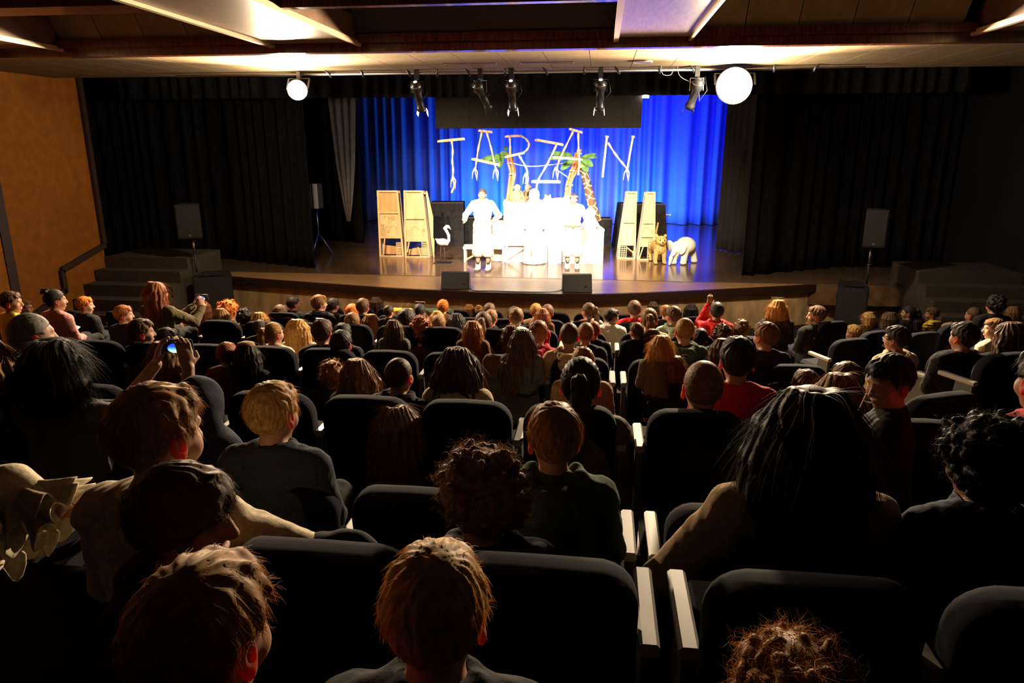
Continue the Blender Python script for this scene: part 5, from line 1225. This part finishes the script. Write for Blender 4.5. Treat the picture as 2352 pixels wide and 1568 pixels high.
performer(1110, 622, 432, 'man in pale shirt and cream trousers on stage, arms bent forward', False, 'db')
performer(1314, 619, 444, 'woman in pale shirt, belt and white headband on stage', True, 'db')

# ------------------------------------------------------------------ phones and small belongings
def screen_mat(name, strength):
    m = bpy.data.materials.new(name); m.use_nodes = True; nt = m.node_tree; n = nt.nodes; b = n['Principled BSDF']; b.inputs['Base Color'].default_value = (.005, .005, .006, 1); b.inputs['Roughness'].default_value = .2
    tc = n.new('ShaderNodeTexCoord'); sp = n.new('ShaderNodeSeparateXYZ'); nt.links.new(tc.outputs['Generated'], sp.inputs[0])
    # stage picture: blue above, pale cyan below, inside a soft-edged patch
    gr = n.new('ShaderNodeValToRGB'); e = gr.color_ramp.elements; e[0].color = (.5, .75, .7, 1); e[0].position = .18; e[1].color = (.02, .06, .9, 1); e[1].position = .5; q = e.new(.32); q.color = (.05, .45, .8, 1)
    nt.links.new(sp.outputs['Z'], gr.inputs[0])
    sub = n.new('ShaderNodeVectorMath'); sub.operation = 'DISTANCE'; sub.inputs[1].default_value = (.5, .5, .28)
    sc_ = n.new('ShaderNodeVectorMath'); sc_.operation = 'MULTIPLY'; sc_.inputs[1].default_value = (1, 0, .8); nt.links.new(tc.outputs['Generated'], sc_.inputs[0]); sub.inputs[1].default_value = (.45, 0, .28); nt.links.new(sc_.outputs[0], sub.inputs[0])
    lt = n.new('ShaderNodeMapRange'); lt.inputs[1].default_value = .34; lt.inputs[2].default_value = .30; lt.inputs[3].default_value = 0; lt.inputs[4].default_value = strength; nt.links.new(sub.outputs['Value'], lt.inputs[0])
    nt.links.new(gr.outputs[0], b.inputs['Emission Color']); nt.links.new(lt.outputs[0], b.inputs['Emission Strength'])
    return m
def phone(c, w, h, rz, label, strength, tilt=.12):
    e = empty('mobile_phone', c); e.rotation_euler = (tilt, 0, rz); tag(e, label, 'phone')
    rbox(w, .009, h, .008).build('case', mat('phone case', (.02, .02, .022), .3, .5), e)
    MB().box((-w / 2 + .004, -.0012, .004), (w / 2 - .004, 0, h - .004)).build('screen', screen_mat('phone screen %d' % int(c[0] * 100), strength), e)
    MB().tube([(-w / 2 + .002, -.001, h), (w / 2 - .002, -.001, h)], .0016, 6).build('rim', M_steel, e)
    for sx in (1,): MB().tube([(w * .38, .009, h * .7), (w * .38, .012, h * .7)], .008, 10).build('camera_lens', M_glass, e)
def world_of(e, p): bpy.context.view_layer.update(); return e.matrix_world @ Vector(p)
c = world_of(H['phone'], (.285, .405, .545)); phone(c, .155, .078, YAW, 'phone held up by the woman in grey, showing the blue stage', 1.6)
c = world_of(H['stand'], (.205, .46, .42)); phone(c, .15, .075, YAW - .1, 'small phone held up by the standing girl, showing the white stage', 2.2)
# navy hood of a child sitting in front of the phone woman
p = P(445, 864, 2.55); f = Field((-.2, -.22, -.5), (.2, .2, .16), .006)
f.ell((0, 0, 0), (.098, .12, .125), .02); f.cap((0, -.03, -.08), (0, -.03, -.16), .09, .10, .04); f.cap((-.10, -.02, -.2), (.10, -.02, -.2), .085, .085, .05); f.cap((0, 0, -.25), (0, 0, -.48), .16, .17, .05)
x_, y_, z_ = f.grid(); f.f += (.005 * noise3(x_, y_, z_, .09, 21)).astype(np.float32); f.ell((0, .12, -.02), (.07, .1, .095), .01, None, 's')
e = empty('person', p - Vector((0, 0, .125 + .48))); tag(e, 'child in a raised navy hood beside the boy in the cream sweater', 'person', 'audience')
o = link('hooded_top', f.mesh('hooded_top', CM['navy']), e); o.location = (0, 0, .605 - .125)
f = Field((-.12, -.12, -.2), (.12, .14, .14), .007); head_prims(f, Matrix.Identity(3), (0, .01, -.01), .9); f.cap((0, -.01, -.08), (0, -.02, -.17), .04, .04, .03); o = link('body', f.mesh('body', SKIN_D), e); o.location = (0, 0, .48)
# ruffled cream sleeve and hand reaching in at the left edge
wv = 1.62
def Pl(x, y, v=wv): return P(x, y, v)
base = Pl(-60, 1330); e = empty('person', base); tag(e, 'person cut by the left edge, reaching in with a ruffled cream sleeve', 'person', 'audience')
f = Field((-.32, -.2, -.05), (.34, .3, .42), .007); L = lambda x, y, d=0: tuple(Pl(x, y, wv + d) - base)
f.cap(L(-120, 1140), L(20, 1130), .085, .075, .03); f.cap(L(20, 1130), L(110, 1160), .07, .05, .03);
x_, y_, z_ = f.grid(); f.f += (.006 * noise3(x_, y_, z_, .09, 31)).astype(np.float32)
link('sleeve', f.mesh('sleeve', CM['cream']), e)
for (xa, ya, xb, yb_, r0, r1, ph) in ((30, 1130, 105, 1185, .05, .115, 0.), (70, 1150, 150, 1190, .042, .085, 1.2), (-60, 1180, 60, 1215, .06, .12, 2.)):
    a_, b_ = Vector(L(xa, ya)), Vector(L(xb, yb_)); ax_ = (b_ - a_).normalized(); s_ = ax_.cross(Vector((0, 1, 0))).normalized(); t_ = s_.cross(ax_); V = []; nt_, na_ = 10, 72
    for i in range(nt_ + 1):
        t = i / nt_
        for k in range(na_):
            th = 2 * math.pi * k / na_; rr = r0 + (r1 - r0) * t ** 1.4 + .030 * t ** 1.3 * math.sin(7 * th + ph + .6 * math.sin(2 * th)) + .010 * t * math.sin(13 * th + ph)
            V.append(a_ + ax_ * ((b_ - a_).length * (t + .10 * t * math.sin(7 * th + ph + 1.3))) + (s_ * math.cos(th) + t_ * math.sin(th)) * rr)
    o = MB().add(V, [(i * na_ + k, i * na_ + (k + 1) % na_, (i + 1) * na_ + (k + 1) % na_, (i + 1) * na_ + k) for i in range(nt_) for k in range(na_)], True).build('ruffle', CM['cream'], e); md = o.modifiers.new('t', 'SOLIDIFY'); md.thickness = .004
f = Field((-.05, -.2, -.05), (.36, .3, .42), .006); f.cap(L(70, 1165), L(135, 1165), .03, .026, .02); hand(f, L(132, 1163), (.9, .2, -.45), (0, -.3, -1), 1.0, .5)
link('body', f.mesh('body', SKIN), e)
# draped coats and other belongings
def coat(x0, x1, yt, yb, v, m, label, seed, r=.045):
    a, b = P(x0, yt, v), P(x1, yt, v); w = (b - a).length; hgt = a.z - P(x0, yb, v).z
    e = empty('draped_coat', ((a.x + b.x) / 2, v, a.z - hgt)); tag(e, label, 'coat')
    f = Field((-w / 2 - .06, -.14, -.04), (w / 2 + .06, .16, hgt + .05), .009)
    f.cap((-w / 2 + .03, 0, hgt - .035), (w / 2 - .03, 0, hgt - .035), r, r, .03); f.cap((-w / 2 + .03, -.055, .02), (-w / 2 + .03, -.03, hgt - .04), .03, .03, .04)
    n_ = max(2, int(w / .06))
    for i in range(n_): 
        u = -w / 2 + .03 + (w - .06) * i / (n_ - 1); f.cap((u, -.06, .02), (u, -.03, hgt - .05), .036, .034, .03)
    x_, y_, z_ = f.grid(); f.f += (.006 * noise3(x_, y_, z_, .08, seed)).astype(np.float32)
    link('cloth', f.mesh('cloth', CM[m]), e)
    MB().tube([(-.03, .02, hgt), (0, -.02, hgt + .012), (.03, .02, hgt)], .004, 6).build('hanging_loop', CM['black'], e)
coat(903, 948, 708, 735, 10.55, 'yellow', 'golden coat laid over a front-row seat back', 41)
coat(1114, 1152, 816, 890, 5.2, 'brown', 'brown coat hung over a seat back left of the straight dark hair', 42)
coat(1216, 1262, 757, 800, 6.6, 'red', 'red jacket over the seat behind the red-brown haired child', 43)
coat(975, 1040, 709, 735, 10.5, 'green', 'dark green coat over the seat of the spiky ginger boy', 44)
# open sheet of paper in the left rows
p = P(145, 766, 7.2); e = empty('paper_sheet', p, .2); tag(e, 'open grey-white sheet of paper held above the left rows', 'paper')
for sx in (-1, 1):
    o = MB().add([(0, 0, .05), (sx * .105, .02, 0), (sx * .1, .2, .03), (0, .18, .075)], [(0, 1, 2, 3)]).build('page', mat('paper', (.6, .6, .58), .7), e); md = o.modifiers.new('t', 'SOLIDIFY'); md.thickness = .002
# black bag on the row behind the curly boy
p = P(775, 1262, 1.62); e = empty('black_bag', p); tag(e, 'black bag with a glinting clasp on the seat left of the curly-haired boy', 'bag')
f = Field((-.2, -.12, -.14), (.2, .12, .12), .007); f.ell((0, 0, 0), (.10, .05, .05), .02); f.ell((.04, 0, .01), (.07, .04, .04), .03); x_, y_, z_ = f.grid(); f.f += (.006 * noise3(x_, y_, z_, .07, 51)).astype(np.float32)
link('pouch', f.mesh('pouch', CM['black']), e); MB().tube([(.05, -.03, .04), (.08, -.04, .025)], .006, 8).build('clasp', M_steel, e); MB().tube([(-.07, -.03, .035), (-.02, -.045, .03), (.05, -.04, .0), (.08, -.03, -.05)], .006, 8).build('strap', CM['black'], e)
# head accessories
def acc(key, fn):
    e = H.get(key) if isinstance(key, str) else BY[key]
    hr = [c_ for c_ in e.children if c_.name.startswith('hair')][0]; fn(hr)
def ring(parent, name, m, z, r, rx=.092, ry=.112, tilt=.0, a0=-3.14, a1=3.14, n=25):
    MB().tube([(rx * math.sin(a), -.012 + ry * math.cos(a), z + tilt * math.cos(a)) for a in np.linspace(a0, a1, n)], r, 6, cap=False).build(name, m, parent)
acc((1200, 755), lambda h: ring(h, 'silver_headband', M_steel, .112, .006, .086, .03))
acc((963, 697), lambda h: MB().box((-.07, .02, .125), (.07, .06, .150)).build('sunglasses', M_glass, h))
acc((1788, 686), lambda h: MB().box((-.075, .02, .128), (.075, .06, .155)).build('sunglasses', M_glass, h))
acc((738, 731), lambda h: MB().box((-.03, -.06, .128), (.03, -.045, .142)).build('hair_clip', M_steel, h))
acc((672, 681), lambda h: MB().box((-.075, -.06, .09), (-.06, -.045, .12)).build('hair_clip', M_steel, h))
acc((2089, 702), lambda h: MB().box((.07, -.06, .03), (.095, -.045, .055)).build('hair_clip', mat('red clip', (.7, .15, .1), .4), h))
acc((566, 786), lambda h: MB().tube([(0, -.02, .10), (0, -.02, .135), (0, -.02, .15)], [.085, .075, .03], 18).build('cap', CM['tan'], h))
for k in ((56, 688), (2064, 747), (2185, 740)):
    acc(k, lambda h: MB().tube([(.082, -.02, .012), (.075, .08, .012), (.035, .104, .01), (0, .107, .012), (-.035, .104, .01), (-.075, .08, .012), (-.082, -.02, .012)], .004, 6).build('glasses', M_black, h))
acc((1492, 707), lambda h: ring(h, 'hair_tie', mat('red tie', (.6, .03, .03), .6), .05, .012, .03, .03) )
e = H['turned']; MB().tube([(.05, .09, .56), (.04, .11, .48), (.05, .13, .40), (.06, .12, .30)], .0022, 6).build('earphone_cable', mat('white cable', (.7, .7, .7), .5), e)
